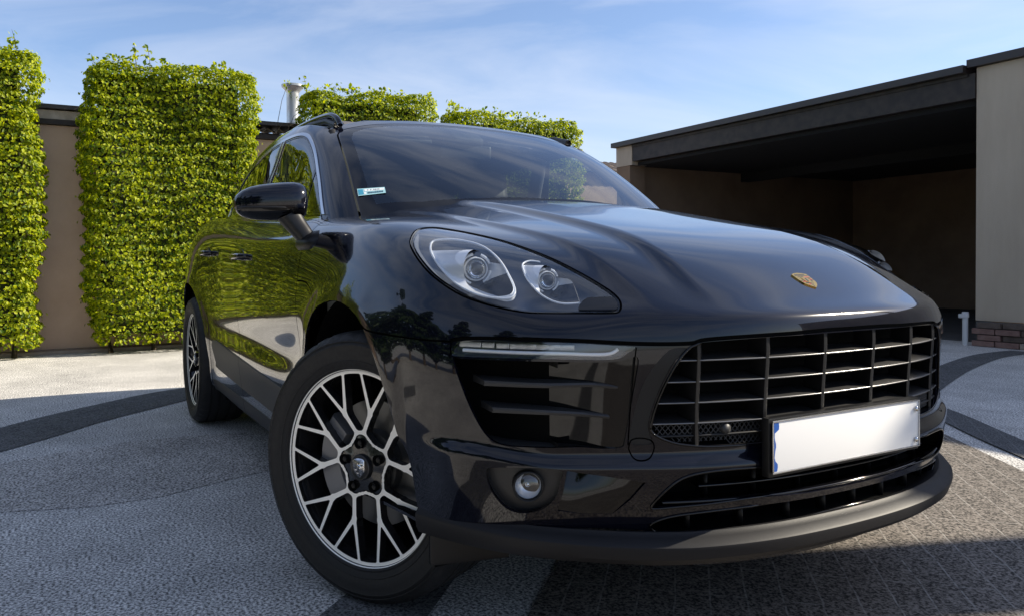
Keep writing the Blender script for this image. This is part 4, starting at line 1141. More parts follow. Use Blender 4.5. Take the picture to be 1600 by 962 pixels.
def copy_children(src,dst):
    for ch in [o for o in bpy.data.objects if o.parent==src]:
        c=ch.copy(); C.objects.link(c); c.parent=dst; copy_children(ch,c)
# ---------------------------------------------------------------- details
def car_details(car):
    # crest on the bonnet
    pts=[Vector(p) for p in FEAT['crest']]; c=Vector((.748,0,0)); h=BODYBVH.ray_cast(Vector((c.x,0,2)),Vector((0,0,-1))); n=h[1]; c=h[0]
    badge=thing_part('bonnet_badge',car); badge.location=c+n*.0015
    zc=n; up=(Vector((-1,0,0))-n*Vector((-1,0,0)).dot(n)).normalized(); xa=up.cross(zc)
    badge.rotation_euler=Matrix((( xa.x,up.x,zc.x),(xa.y,up.y,zc.y),(xa.z,up.z,zc.z))).to_euler()
    for bmm,mt,nm in crest_mesh(.027,.034,.0016)[1]:
        bmesh.ops.recalc_face_normals(bmm,faces=bmm.faces) if nm in('crest_plate','crest_centre') else None
        o=link(nm,bmm,mt,badge,smooth=False)
    # number plate
    pl=thing_part('number_plate',car); pl.location=(.893,-.030,.521)
    b=bmesh.new(); box(b,(-.012,0,-.002),(.020,.535,.130),None,.004); o=link('plate_holder',b,M['plastic_dark'],pl); sharp(o.data,40)
    b=bmesh.new(); box(b,(.0015,0,0),(.002,.520,.114),None,.0006); o=link('plate_face',b,M['plate'],pl)
    b=bmesh.new(); 
    for y,z,sy,sz in ((0,.0565,.524,.0035),(0,-.0565,.524,.0035),(-.2605,0,.0035,.110),(.2605,0,.0035,.110)): box(b,(.0035,y,z),(.0035,sy,sz),None,.0012)
    o=link('plate_frame',b,mat('plate rim silver',(.55,.55,.56),.25,1),pl); sharp(o.data,60)
    b=bmesh.new()
    rng=random.Random(5); L=[Vector((.0030,-.2585,.053)),Vector((.0030,-.2585,-.053))]; edge=[]
    for k in range(15): 
        z=-.053+.106*k/14; yy=-.2585+ (.005+.0025*math.sin(k*1.1)+rng.uniform(0,.0015)) + (.010 if k>11 else 0)+(.005 if k<3 else 0)
        edge.append(Vector((.0030,yy,z)))
    V=loft(b,[[Vector((.0030,-.2585,p.z)) for p in edge],edge]); bmesh.ops.recalc_face_normals(b,faces=b.faces); link('plate_band',b,M['plate_blue'],pl,smooth=False)
    for z in (.036,-.040):
        b=bmesh.new(); lathe(b,[(.0065,.004),(.006,.008),(.003,.0095),(.0004,.0098)],20,'x',(0,.247,z)); bmesh.ops.recalc_face_normals(b,faces=b.faces); link('plate_screw',b,M['chrome'],pl)
    # door handles
    for k in ('handleF','handleR'):
        a,bb=[Vector(p) for p in FEAT[k]]; xm=(a.x+bb.x)/2; z=(a.z+bb.z)/2-.004
        if k=='handleR': xm=-2.36
        else: xm=-1.515
        for s in (-1,1):
            hd=thing_part('door_handle',car)
            y0=BODYBVH.ray_cast(Vector((xm,-2,z)),Vector((0,1,0)))[0].y
            y0b=BODYBVH.ray_cast(Vector((xm+.08,-2,z)),Vector((0,1,0)))[0].y
            P_=[]
            for t,o,zz in ((-.115,.004,0),(-.10,-.022,.002),(-.05,-.034,.004),(0,-.037,.005),(.05,-.034,.004),(.092,-.022,.002),(.105,.004,0)): P_.append(Vector((xm+t,y0+o,z+zz)))
            if s>0: P_=[mirror_y(p) for p in P_]
            b=bmesh.new(); tube(b,spline(P_,4),.0135,12,flat=.55,up=Vector((0,s,0))); link('handle_bar',b,M['paint'],hd)
            b=bmesh.new(); P2=[p+Vector((0,s*.004,.009)) for p in P_[1:-1]]; tube(b,spline(P2,4),.003,8); link('handle_strip',b,M['chrome'],hd)
            b=bmesh.new(); lathe(b,[(.046,-.002),(.043,.0005),(.03,-.0005),(.0005,-.001)],32,'y',(0,0,0)); 
            for v in b.verts: v.co=Vector((xm+v.co.x*1.5,s*abs(y0)+v.co.y*s*(-1)*-1,z+v.co.z*.75))
            bmesh.ops.recalc_face_normals(b,faces=b.faces); link('handle_cup',b,M['gloss'],hd)
    # roof rails
    for s in (-1,1):
        dz_=.024 if s>0 else .010
        pts=[(-1.10,.592,1.520),(-1.125,.594,1.548),(-1.18,.597,1.572),(-1.27,.599,1.585),(-1.5,.600,1.598),(-1.8,.598,1.602),(-2.2,.588,1.592),(-2.6,.560,1.560),(-2.85,.540,1.525),(-2.98,.53,1.49)]
        b=bmesh.new(); tube(b,[Vector((x-(dz_-.01)*7,s*y,z-dz_)) for x,y,z in [tuple(v) for v in spline(pts,5)]],.0125,12,flat=1.0); link('roof_rail',b,M['paint'],car)
        b=bmesh.new(); tube(b,[Vector((x,s*y,z)) for x,y,z in [(-1.13,.592,1.515),(-1.25,.596,1.548),(-1.5,.598,1.570),(-2.1,.590,1.568),(-2.6,.560,1.535),(-2.9,.535,1.49)]],.019,10,flat=1.0); link('rail_foot',b,M['plastic_dark'],car)
    # door mirrors
    for s in (-1,1): mirror(car,s)
    # wheel wells and underside
    for x0,r0 in ((-.05,.45),(-2.807,.44)):
        for s in (-1,1):
            b=bmesh.new(); rows=[]
            for k in range(25):
                a=R(-25+230*k/24); p=Vector((x0+(r0+.015)*math.cos(a)*(1.0 if x0<-1 or math.cos(a)<0 else .93),0,.375+(r0+.01)*math.sin(a)))
                rows.append([Vector((p.x,s*(.915 if p.x<x0+.1 else .915-.075*min(1,max(0,(p.x-x0-.1)/.3))),p.z)),Vector((p.x,s*.50,p.z))])
            V=loft(b,rows); b.faces.new([r[1] for r in V]); link('wheel_well',b,M['void'],car)
    b=bmesh.new(); box(b,(-1.45,0,.32),(1.9,1.72,.14),None,.02); box(b,(-3.45,0,.38),(.35,1.4,.16),None,.02); box(b,(-1.5,0,.42),(4.0,1.0,.2),None,.02)
    link('underside',b,M['void'],car,smooth=False)
    b=bmesh.new(); tube(b,[(-3.74,.42,.30),(-3.84,.42,.30)],.045,20); tube(b,[(-3.74,-.42,.30),(-3.84,-.42,.30)],.045,20); link('tailpipe',b,M['chrome'],car)
    for s in (-1,1):
        b=bmesh.new(); V=[Vector((-3.66,s*.66,.92)),Vector((-3.55,s*.76,.96)),Vector((-3.36,s*.83,1.0))]
        tube(b,V,.045,10,flat=.8); link('tail_lamp',b,mat('red tail lamp',(.35,.01,.01),.15,coat=1),car)
M['chrome_dark']=mat('dark satin rail',(.22,.23,.25),rough=.22,metal=1)
def mirror(car,s):
    mr=thing_part('door_mirror',car)
    # housing : superellipse sections along y
    b=bmesh.new(); rows=[]
    secs=[(-.885,.55,.70,.0),(-.892,.80,.85,0),(-.905,.95,.96,0),(-.93,1.0,1.0,0),(-.965,1.0,1.0,0),(-1.00,.97,.975,0),(-1.035,.92,.93,.0),(-1.065,.84,.84,0),(-1.09,.70,.68,0),(-1.105,.52,.48,0),(-1.115,.28,.25,0)]
    for y,sx,sz,_ in secs:
        row=[]; cz=1.143-.010*((-.93-y)/.18 if y<-.93 else 0); cx=-.615+.0*y
        cx-=.05*max(0,(-.93-y)/.18)
        for k in range(32):
            a=2*math.pi*k/32; c,sn=math.cos(a),math.sin(a)
            fx_=abs(c)**.75*(1 if c>0 else -1); fz=abs(sn)**.8*(1 if sn>0 else -1)
            dx=.078 if c>0 else .052
            hz=.066 if sn>0 else .064
            row.append(Vector((cx+fx_*dx*sx,s*abs(y),cz+fz*hz*sz)))
        rows.append(row)
    V=loft(b,rows,closed=True); b.faces.new(V[0]); b.faces.new(V[-1])
    bmesh.ops.recalc_face_normals(b,faces=b.faces)
    fold=Matrix.Translation((-.82,.915,-.055))@Matrix.Rotation(R(78),4,'Z')@Matrix.Translation((.60,-.93,0)) if s>0 else Matrix()
    bmesh.ops.transform(b,matrix=fold,verts=b.verts)
    # split upper cap and lower shell
    bmesh.ops.bisect_plane(b,geom=b.verts[:]+b.edges[:]+b.faces[:],plane_co=(0,0,1.118),plane_no=(0,0,1))
    lo=b.copy(); bmesh.ops.delete(b,geom=[f for f in b.faces if f.calc_center_median().z<1.118],context='FACES'); bmesh.ops.delete(lo,geom=[f for f in lo.faces if f.calc_center_median().z>1.118],context='FACES')
    if s<0:
        for v in lo.verts: v.co.x=-.63+(v.co.x+.63)*.975; v.co.y=s*(.99+(abs(v.co.y)-.99)*.985)
    o=link('mirror_cap',b,M['paint'],mr); link('mirror_shell',lo,M['gloss'],mr)
    b=bmesh.new(); box(b,(-.672,s*.975,1.140),(.006,.150,.085),Matrix.Rotation(-s*.12,3,'Z'),.002); bmesh.ops.transform(b,matrix=fold,verts=b.verts); link('mirror_glass',b,M['mirrorglass'],mr)
    b=bmesh.new(); pts=[Vector((-.567,s*.925,1.1175)),Vector((-.552,s*.97,1.1175)),Vector((-.560,s*1.03,1.1175)),Vector((-.59,s*1.085,1.1175)),Vector((-.63,s*1.108,1.1175))]
    tube(b,spline(pts,5),.0040,8); bmesh.ops.transform(b,matrix=fold,verts=b.verts); link('indicator_strip',b,M['plastic_dark'],mr)
    # arm down to the door shoulder
    b=bmesh.new(); rows=[]
    arm=[((-.605,-.945,1.10),.048,.050),((-.590,-.925,1.065),.044,.042),((-.570,-.900,1.025),.040,.036),((-.565,-.885,.995),.060,.030)]
    ctr=spline([a[0] for a in arm],4)
    for i,p in enumerate(ctr):
        t=i/(len(ctr)-1)*(len(arm)-1); k=min(int(t),len(arm)-2); f=t-k
        wx=arm[k][1]*(1-f)+arm[k+1][1]*f; wy=arm[k][2]*(1-f)+arm[k+1][2]*f
        row=[]
        for q in range(20):
            a=2*math.pi*q/20; c,sn=math.cos(a),math.sin(a)
            row.append(Vector((p.x+abs(c)**.7*math.copysign(1,c)*wx,s*(abs(p.y)+abs(sn)**.8*math.copysign(1,sn)*wy*.75),p.z-.35*abs(sn)**.8*math.copysign(1,sn)*wy)))
        rows.append(row)
    loft(b,rows,closed=True); bmesh.ops.recalc_face_normals(b,faces=b.faces); link('mirror_arm',b,M['plastic_dark'],mr)
    b=bmesh.new(); rows=[]
    for k,(z,x0,x1,o) in enumerate(((1.040,-.62,-.47,.003),(1.025,-.63,-.45,.020),(1.008,-.63,-.44,.026),(.990,-.62,-.45,.020),(.975,-.60,-.47,.003))):
        row=[]
        for x in np.linspace(x0,x1,9):
            h=BODYBVH.ray_cast(Vector((x,-2,z)),Vector((0,1,0))); e=1-abs((x-(x0+x1)/2)/((x1-x0)/2))**4
            row.append(Vector((x,s*(abs(h[0].y)+o*e-.002),z)))
        rows.append(row)
    loft(b,rows); bmesh.ops.recalc_face_normals(b,faces=b.faces); link('mirror_foot',b,M['plastic_dark'],mr)
def interior(car):
    it=thing_part('cabin',car)
    b=bmesh.new()
    rows=[]
    for x,z,w in ((-.36,1.02,.74),(-.52,1.075,.72),(-.66,1.085,.70),(-.80,1.05,.70),(-.88,.95,.70),(-.88,.70,.70)):
        rows.append([Vector((x+.03*abs(t)**2,w*t,z-.01*t*t)) for t in np.linspace(-1,1,17)])
    loft(b,rows); link('dashboard',b,M['interior'],it)
    b=bmesh.new(); box(b,(-.70,-.37+.74,1.075),(.22,.34,.07),None,.03); o=link('instrument_hood',b,M['interior'],it); 
    st=thing_part('steering_wheel',it)
    n=Vector((-.9,0,.42)); ring=bmesh.new(); ring_tube(ring,(-.98,.37,.98),n,.185,.015); link('wheel_ring',ring,M['seat'],st)
    b=bmesh.new(); box(b,(-.97,.37,.975),(.05,.15,.11),Matrix.Rotation(.4,3,'Y'),.02); box(b,(-.98,.37,.98),(.02,.34,.03),Matrix.Rotation(.4,3,'Y'),.006); link('wheel_hub',b,M['seat'],st)
    def seat(x,y,w=.5):
        s_=thing_part('seat',it)
        b=bmesh.new(); rows=[]
        for z,wx,d,dx in ((.62,.47,.12,0),(.8,.50,.14,-.05),(1.0,.50,.13,-.10),(1.15,.44,.11,-.15),(1.24,.30,.09,-.18)):
            r_=[]
            for k in range(20):
                a=2*math.pi*k/20; c,sn=math.cos(a),math.sin(a)
                r_.append(Vector((x+dx+abs(c)**.6*math.copysign(1,c)*d*w,y+abs(sn)**.6*math.copysign(1,sn)*wx*w,z)))
            rows.append(r_)
        V=loft(b,rows,closed=True); b.faces.new(V[-1]); bmesh.ops.recalc_face_normals(b,faces=b.faces); link('backrest',b,M['seat'],s_)
        b=bmesh.new(); box(b,(x-.20,y,1.325),(.10,.27,.17),Matrix.Rotation(-.2,3,'Y'),.04); link('headrest',b,M['seat'],s_)
        b=bmesh.new(); box(b,(x+.22,y,.62),(.5,.5,.16),None,.05); link('seat_cushion',b,M['seat'],s_)
    seat(-1.42,-.37); seat(-1.42,.37); seat(-2.35,-.36,.52); seat(-2.35,.36,.52)
    b=bmesh.new(); box(b,(-1.6,0,.55),(2.6,1.6,.02)); box(b,(-2.75,0,.85),(.06,1.5,.6)); 
    for s in (-1,1): box(b,(-1.75,s*.78,.80),(2.0,.03,.40))
    link('cabin_floor',b,M['interior'],it,smooth=False)
    # headliner follows the roof
    b=bmesh.new(); rows=[]
    for x in np.linspace(-1.22,-3.1,12):
        row=[]
        for y in np.linspace(-.54,.54,13):
            h=GHBVH.ray_cast(Vector((x,y,3)),Vector((0,0,-1))); row.append(Vector((x,y,h[0].z-.035)))
        rows.append(row)
    loft(b,rows); link('headliner',b,M['headliner'],it)
    for s in (-1,1):
        b=bmesh.new(); box(b,(-1.21,s*.34,1.515),(.17,.38,.016),Matrix.Rotation(.52,3,'Y'),.006); link('sun_visor',b,M['headliner'],it)
    b=bmesh.new(); box(b,(-1.13,0,1.495),(.13,.16,.06),Matrix.Rotation(.50,3,'Y'),.02); o=link('sensor_housing',b,M['interior'],it)
    im=thing_part('cabin_mirror',it)
    b=bmesh.new(); box(b,(-1.10,-.0,1.43),(.03,.24,.065),Matrix.Rotation(-.25,3,'Z'),.012); link('mirror_body',b,M['seat'],im)
    b=bmesh.new(); tube(b,[(-1.10,0,1.44),(-1.08,0,1.50)],.01,8); link('mirror_stem',b,M['seat'],im)
    for s in (-1,1):
        b=bmesh.new(); box(b,(-1.62,s*.70,1.30),(.10,.03,.42),Matrix.Rotation(s*-.0,3,'X')@Matrix.Rotation(.35,3,'Y'),.01); link('pillar_lining',b,M['headliner'],it)
        b=bmesh.new(); tube(b,[(-.62,s*.70,1.10),(-.85,s*.665,1.30),(-1.10,s*.625,1.47)],.025,8,up=Vector((0,1,0))); link('pillar_lining',b,M['interior'],it)
def build_car():
    car=thing('parked_car','black sport utility car with silver multi-spoke wheels and a blank white plate','car',(0,0,0))
    out,P,OL=build_body(car)
    front_parts(car,out,P,OL)
    for s in (-1,1): headlight(car,out,OL,s)
    build_greenhouse(car)
    w0=build_wheel(car,(0,-.8275,.373),R(27.2),-1); make_wheel_parts(w0)
    kids=[o for o in bpy.data.objects if o.parent==w0]
    for loc,st,sd in (((0,.8275,.373),R(25),1),((-2.807,-.8255,.373),0,-1),((-2.807,.8255,.373),0,1)):
        w=build_wheel(car,loc,st,sd); copy_children(w0,w)
    # wheel rotation about the axle differs from wheel to wheel
    for w,ang in zip([o for o in bpy.data.objects if o.parent==car and o.name.startswith('wheel') and o.type=='EMPTY'],(R(-6),R(20),R(-12),R(40))):
        for ch in [o for o in bpy.data.objects if o.parent==w and o.name.split('.')[0] not in ('brake_caliper','brake_disc')]: ch.rotation_euler=(0,ang,0)
    car_details(car); interior(car)
    return car
# ---------------------------------------------------------------- the yard
def ground_mat(name,dark,light,grain=260,joints=None,stain=.35):
    m=mat(name,dark,.9,spec=.25); nt,b=nodes(m); L=nt.links.new
    tc=nt.nodes.new('ShaderNodeTexCoord')
    def noise(s,d=3,r=.6):
        n=nt.nodes.new('ShaderNodeTexNoise'); n.inputs['Scale'].default_value=s; n.inputs['Detail'].default_value=d; n.inputs['Roughness'].default_value=r; L(tc.outputs['Object'],n.inputs['Vector']); return n
    n1=noise(grain,2); n2=noise(1.1,6,.65); n3=noise(34,3); n4=noise(7,5,.7)
    r=nt.nodes.new('ShaderNodeValToRGB'); e=r.color_ramp.elements; e[0].position=.38; e[1].position=.62; e[0].color=(*dark,1); e[1].color=(*light,1); L(n1.outputs['Fac'],r.inputs[0])
    mr=nt.nodes.new('ShaderNodeMapRange'); mr.inputs[1].default_value=.30; mr.inputs[2].default_value=.72; mr.inputs[3].default_value=1-stain; mr.inputs[4].default_value=1.10; L(n2.outputs['Fac'],mr.inputs[0])
    mr2=nt.nodes.new('ShaderNodeMapRange'); mr2.inputs[1].default_value=.3; mr2.inputs[2].default_value=.7; mr2.inputs[3].default_value=.86; mr2.inputs[4].default_value=1.1; L(n4.outputs['Fac'],mr2.inputs[0])
    mu=nt.nodes.new('ShaderNodeMath'); mu.operation='MULTIPLY'; L(mr.outputs[0],mu.inputs[0]); L(mr2.outputs[0],mu.inputs[1])
    vm=nt.nodes.new('ShaderNodeVectorMath'); vm.operation='SCALE'; L(r.outputs[0],vm.inputs[0]); L(mu.outputs[0],vm.inputs['Scale'])
    col=vm.outputs[0]; hgt=n1.outputs['Fac']
    if joints:
        mp=nt.nodes.new('ShaderNodeMapping'); mp.inputs['Rotation'].default_value=(0,0,joints[0]); L(tc.outputs['Object'],mp.inputs[0])
        nd=noise(5,2); dv=nt.nodes.new('ShaderNodeVectorMath'); dv.operation='MULTIPLY_ADD'; dv.inputs[1].default_value=(.018,.018,0); L(nd.outputs['Color'],dv.inputs[0]); L(mp.outputs[0],dv.inputs[2])
        bt=nt.nodes.new('ShaderNodeTexBrick'); bt.inputs['Scale'].default_value=1; bt.inputs['Mortar Size'].default_value=joints[3]; bt.inputs['Mortar Smooth'].default_value=.4; bt.inputs['Brick Width'].default_value=joints[1]; bt.inputs['Row Height'].default_value=joints[2]; bt.offset=.5
        bt.inputs['Color1'].default_value=(0,0,0,1); bt.inputs['Color2'].default_value=(.12,.12,.12,1); bt.inputs['Mortar'].default_value=(1,1,1,1); L(dv.outputs[0],bt.inputs['Vector'])
        # worn joints: only part of the mortar is pale
        g=nt.nodes.new('ShaderNodeMapRange'); g.inputs[1].default_value=.38; g.inputs[2].default_value=.62; g.inputs[3].default_value=.15; g.inputs[4].default_value=.9; L(n3.outputs['Fac'],g.inputs[0])
        f=nt.nodes.new('ShaderNodeMath'); f.operation='MULTIPLY'; L(bt.outputs['Fac'],f.inputs[0]); L(g.outputs[0],f.inputs[1])
        mx=nt.nodes.new('ShaderNodeMix'); mx.data_type='RGBA'; mx.inputs[7].default_value=(*joints[4],1); L(f.outputs[0],mx.inputs[0]); L(col,mx.inputs[6]); col=mx.outputs[2]
    L(col,b.inputs['Base Color'])
    bp=nt.nodes.new('ShaderNodeBump'); bp.inputs['Strength'].default_value=.35; bp.inputs['Distance'].default_value=.003; L(hgt,bp.inputs['Height']); L(bp.outputs[0],b.inputs['Normal'])
    return m
def sheet(name,pts,z,m):
    b=bmesh.new(); f=b.faces.new([b.verts.new((x,y,z)) for x,y in pts]); b.normal_update()
    if f.normal.z<0: f.normal_flip()
    bmesh.ops.triangulate(b,faces=b.faces)
    return struct(link(name,b,m,smooth=False))
def band(name,ctr,w,z,m):
    P=spline([(x,y,0) for x,y in ctr],8); A,B=[],[]
    for i,p in enumerate(P):
        t=(P[min(i+1,len(P)-1)]-P[max(i-1,0)]).normalized(); n=Vector((-t.y,t.x,0))*w/2; A.append(p+n); B.append(p-n)
    b=bmesh.new(); loft(b,[[Vector((a.x,a.y,z)),Vector((c.x,c.y,z))] for a,c in zip(A,B)]); b.normal_update()
    for f in b.faces:
        if f.normal.z<0: f.normal_flip()
    return struct(link(name,b,m,smooth=False))
def stucco(name,a,b_,scale=3,bump=.4,streak=False):
    m=mat(name,a,.92,spec=.2); nt,b=nodes(m); L=nt.links.new; tc=nt.nodes.new('ShaderNodeTexCoord')
    mp=nt.nodes.new('ShaderNodeMapping'); mp.inputs['Scale'].default_value=(1,1,.22) if streak else (1,1,1); L(tc.outputs['Object'],mp.inputs[0])
    n=nt.nodes.new('ShaderNodeTexNoise'); n.inputs['Scale'].default_value=scale; n.inputs['Detail'].default_value=8; n.inputs['Roughness'].default_value=.65; L(mp.outputs[0],n.inputs['Vector'])
    r=nt.nodes.new('ShaderNodeValToRGB'); e=r.color_ramp.elements; e[0].position=.32; e[1].position=.68; e[0].color=(*a,1); e[1].color=(*b_,1); L(n.outputs['Fac'],r.inputs[0]); L(r.outputs[0],b.inputs['Base Color'])
    n2=nt.nodes.new('ShaderNodeTexNoise'); n2.inputs['Scale'].default_value=110; n2.inputs['Detail'].default_value=4; L(tc.outputs['Object'],n2.inputs['Vector'])
    bp=nt.nodes.new('ShaderNodeBump'); bp.inputs['Strength'].default_value=bump; bp.inputs['Distance'].default_value=.004; L(n2.outputs['Fac'],bp.inputs['Height']); L(bp.outputs[0],b.inputs['Normal'])
    return m
M['concrete']=ground_mat('washed concrete',(.15,.147,.143),(.95,.92,.87),110)
M['setts']=ground_mat('dark sett band',(.035,.036,.038),(.20,.20,.20),130,(.9,.11,.09,.004,(.17,.17,.165)),.3)
M['pavers']=ground_mat('brown grey pavers',(.035,.032,.029),(.30,.265,.23),120,(R(43),.42,.097,.003,(.34,.32,.29)),.3)
M['stucco']=stucco('beige render',(.58,.40,.285),(.68,.49,.36),2.0,.35)
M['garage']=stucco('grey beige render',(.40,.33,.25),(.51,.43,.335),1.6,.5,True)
M['garage_shaded']=stucco('shaded inner wall render',(.19,.13,.088),(.25,.175,.12),1.5,.3)  # darker copy of the outer render, with the unlit carport's shade in its colour
M['fascia']=mat('dark brown fascia board',(.035,.028,.024),.6); add_noise_bump(M['fascia'],9,.3,.004,5,col_var=((.014,.009,.007),(.034,.023,.017)))
M['cap']=M['cap']
M['capsheet']=mat('dark roof edge sheet',(.028,.020,.018),.45)
M['trimlight']=mat('weathered eave board',(.40,.34,.30),.8); add_noise_bump(M['trimlight'],12,.2,.003,4,col_var=((.48,.40,.33),(.64,.55,.47)))
M['ceiling']=mat('shaded carport ceiling',(.010,.010,.012),.9)  # near black, with the shade under the roof painted in
M['shaded_floor']=ground_mat('carport floor',(.06,.06,.06),(.14,.135,.13),180)  # floor tone darkened for the shade inside the carport
M['brick1']=stucco('dark brick',(.085,.065,.055),(.15,.115,.095),14,.6)
M['brick2']=stucco('red brick',(.17,.10,.085),(.25,.16,.135),14,.6)
M['brick3']=stucco('sand brick',(.28,.22,.18),(.36,.29,.24),14,.6)
M['mortar']=mat('mortar',(.10,.095,.09),.95)
M['galv']=mat('galvanised sheet',(.45,.46,.47),.38,metal=.9); add_noise_bump(M['galv'],8,.2,.004,4,rough_var=(.25,.55))
M['pipewhite']=mat('white pipe',(.55,.55,.55),.4)
M['tile']=mat('dark roof tile',(.06,.045,.04),.8)
M['bark']=stucco('bark',(.06,.045,.03),(.12,.09,.06),20,.8)
def leaf_mat(name,a,b_,trans=.45):
    m=bpy.data.materials.new(name); m.use_nodes=True; nt=m.node_tree; nt.nodes.clear(); L=nt.links.new
    at=nt.nodes.new('ShaderNodeAttribute'); at.attribute_name='tint'
    r=nt.nodes.new('ShaderNodeValToRGB'); e=r.color_ramp.elements; e[0].color=(*a,1); e[1].color=(*b_,1); e[0].position=.1; e[1].position=.9; L(at.outputs['Fac'],r.inputs[0])
    p=nt.nodes.new('ShaderNodeBsdfPrincipled'); p.inputs['Roughness'].default_value=.5; p.inputs['Specular IOR Level'].default_value=.35; L(r.outputs[0],p.inputs['Base Color'])
    t=nt.nodes.new('ShaderNodeBsdfTranslucent'); g=nt.nodes.new('ShaderNodeVectorMath'); g.operation='MULTIPLY'; g.inputs[1].default_value=(1.5,1.45,.5); L(r.outputs[0],g.inputs[0]); L(g.outputs[0],t.inputs[0])
    mx=nt.nodes.new('ShaderNodeMixShader'); mx.inputs[0].default_value=trans; L(p.outputs[0],mx.inputs[1]); L(t.outputs[0],mx.inputs[2])
    o=nt.nodes.new('ShaderNodeOutputMaterial'); L(mx.outputs[0],o.inputs[0]); return m
M['leaf']=leaf_mat('hornbeam leaf',(.07,.135,.003),(.44,.48,.006),.50)
M['leaf_dark']=leaf_mat('dark leaf',(.012,.028,.006),(.035,.07,.012),.2)
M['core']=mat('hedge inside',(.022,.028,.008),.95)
def leaves(name,pos,nrm,size,m,parent,seed,droop=.55,jit=.5,aspect=.62):
    rng=np.random.default_rng(seed); n=len(pos)
    nrm=nrm+rng.normal(0,jit,nrm.shape); nrm/=np.linalg.norm(nrm,axis=1)[:,None]
    down=np.tile([0,0,-1.],(n,1)); tip=down*droop+rng.normal(0,.55,(n,3))+nrm*.35
    tip-=nrm*(tip*nrm).sum(1)[:,None]*.75; tip/=np.linalg.norm(tip,axis=1)[:,None]
    sd=np.cross(tip,nrm); sd/=np.linalg.norm(sd,axis=1)[:,None]; up=np.cross(sd,tip)
    s=size*rng.uniform(.6,1.25,n)[:,None]; a=s*aspect*.5
    v=np.empty((n,6,3)); v[:,0]=pos-tip*s*.5; v[:,1]=pos-tip*s*.12+sd*a+up*s*.10; v[:,2]=pos+tip*s*.25+sd*a*.72+up*s*.06
    v[:,3]=pos+tip*s*.5-up*s*.06; v[:,4]=pos+tip*s*.25-sd*a*.72+up*s*.06; v[:,5]=pos-tip*s*.12-sd*a+up*s*.10
    me=bpy.data.meshes.new(name); me.vertices.add(n*6); me.vertices.foreach_set('co',v.ravel())
    idx=np.arange(n)[:,None]*6+np.array([[0,1,2,3,0,3,4,5]]); me.loops.add(n*8); me.loops.foreach_set('vertex_index',idx.ravel())
    me.polygons.add(n*2); me.polygons.foreach_set('loop_start',np.arange(n*2)*4); me.polygons.foreach_set('loop_total',np.full(n*2,4))
    me.update(calc_edges=True); me.validate()
    t=me.attributes.new('tint','FLOAT','FACE'); t.data.foreach_set('value',np.repeat(rng.uniform(0,1,n),2)[:len(me.polygons)].astype(np.float32))
    return link(name,me,m,parent,smooth=False)
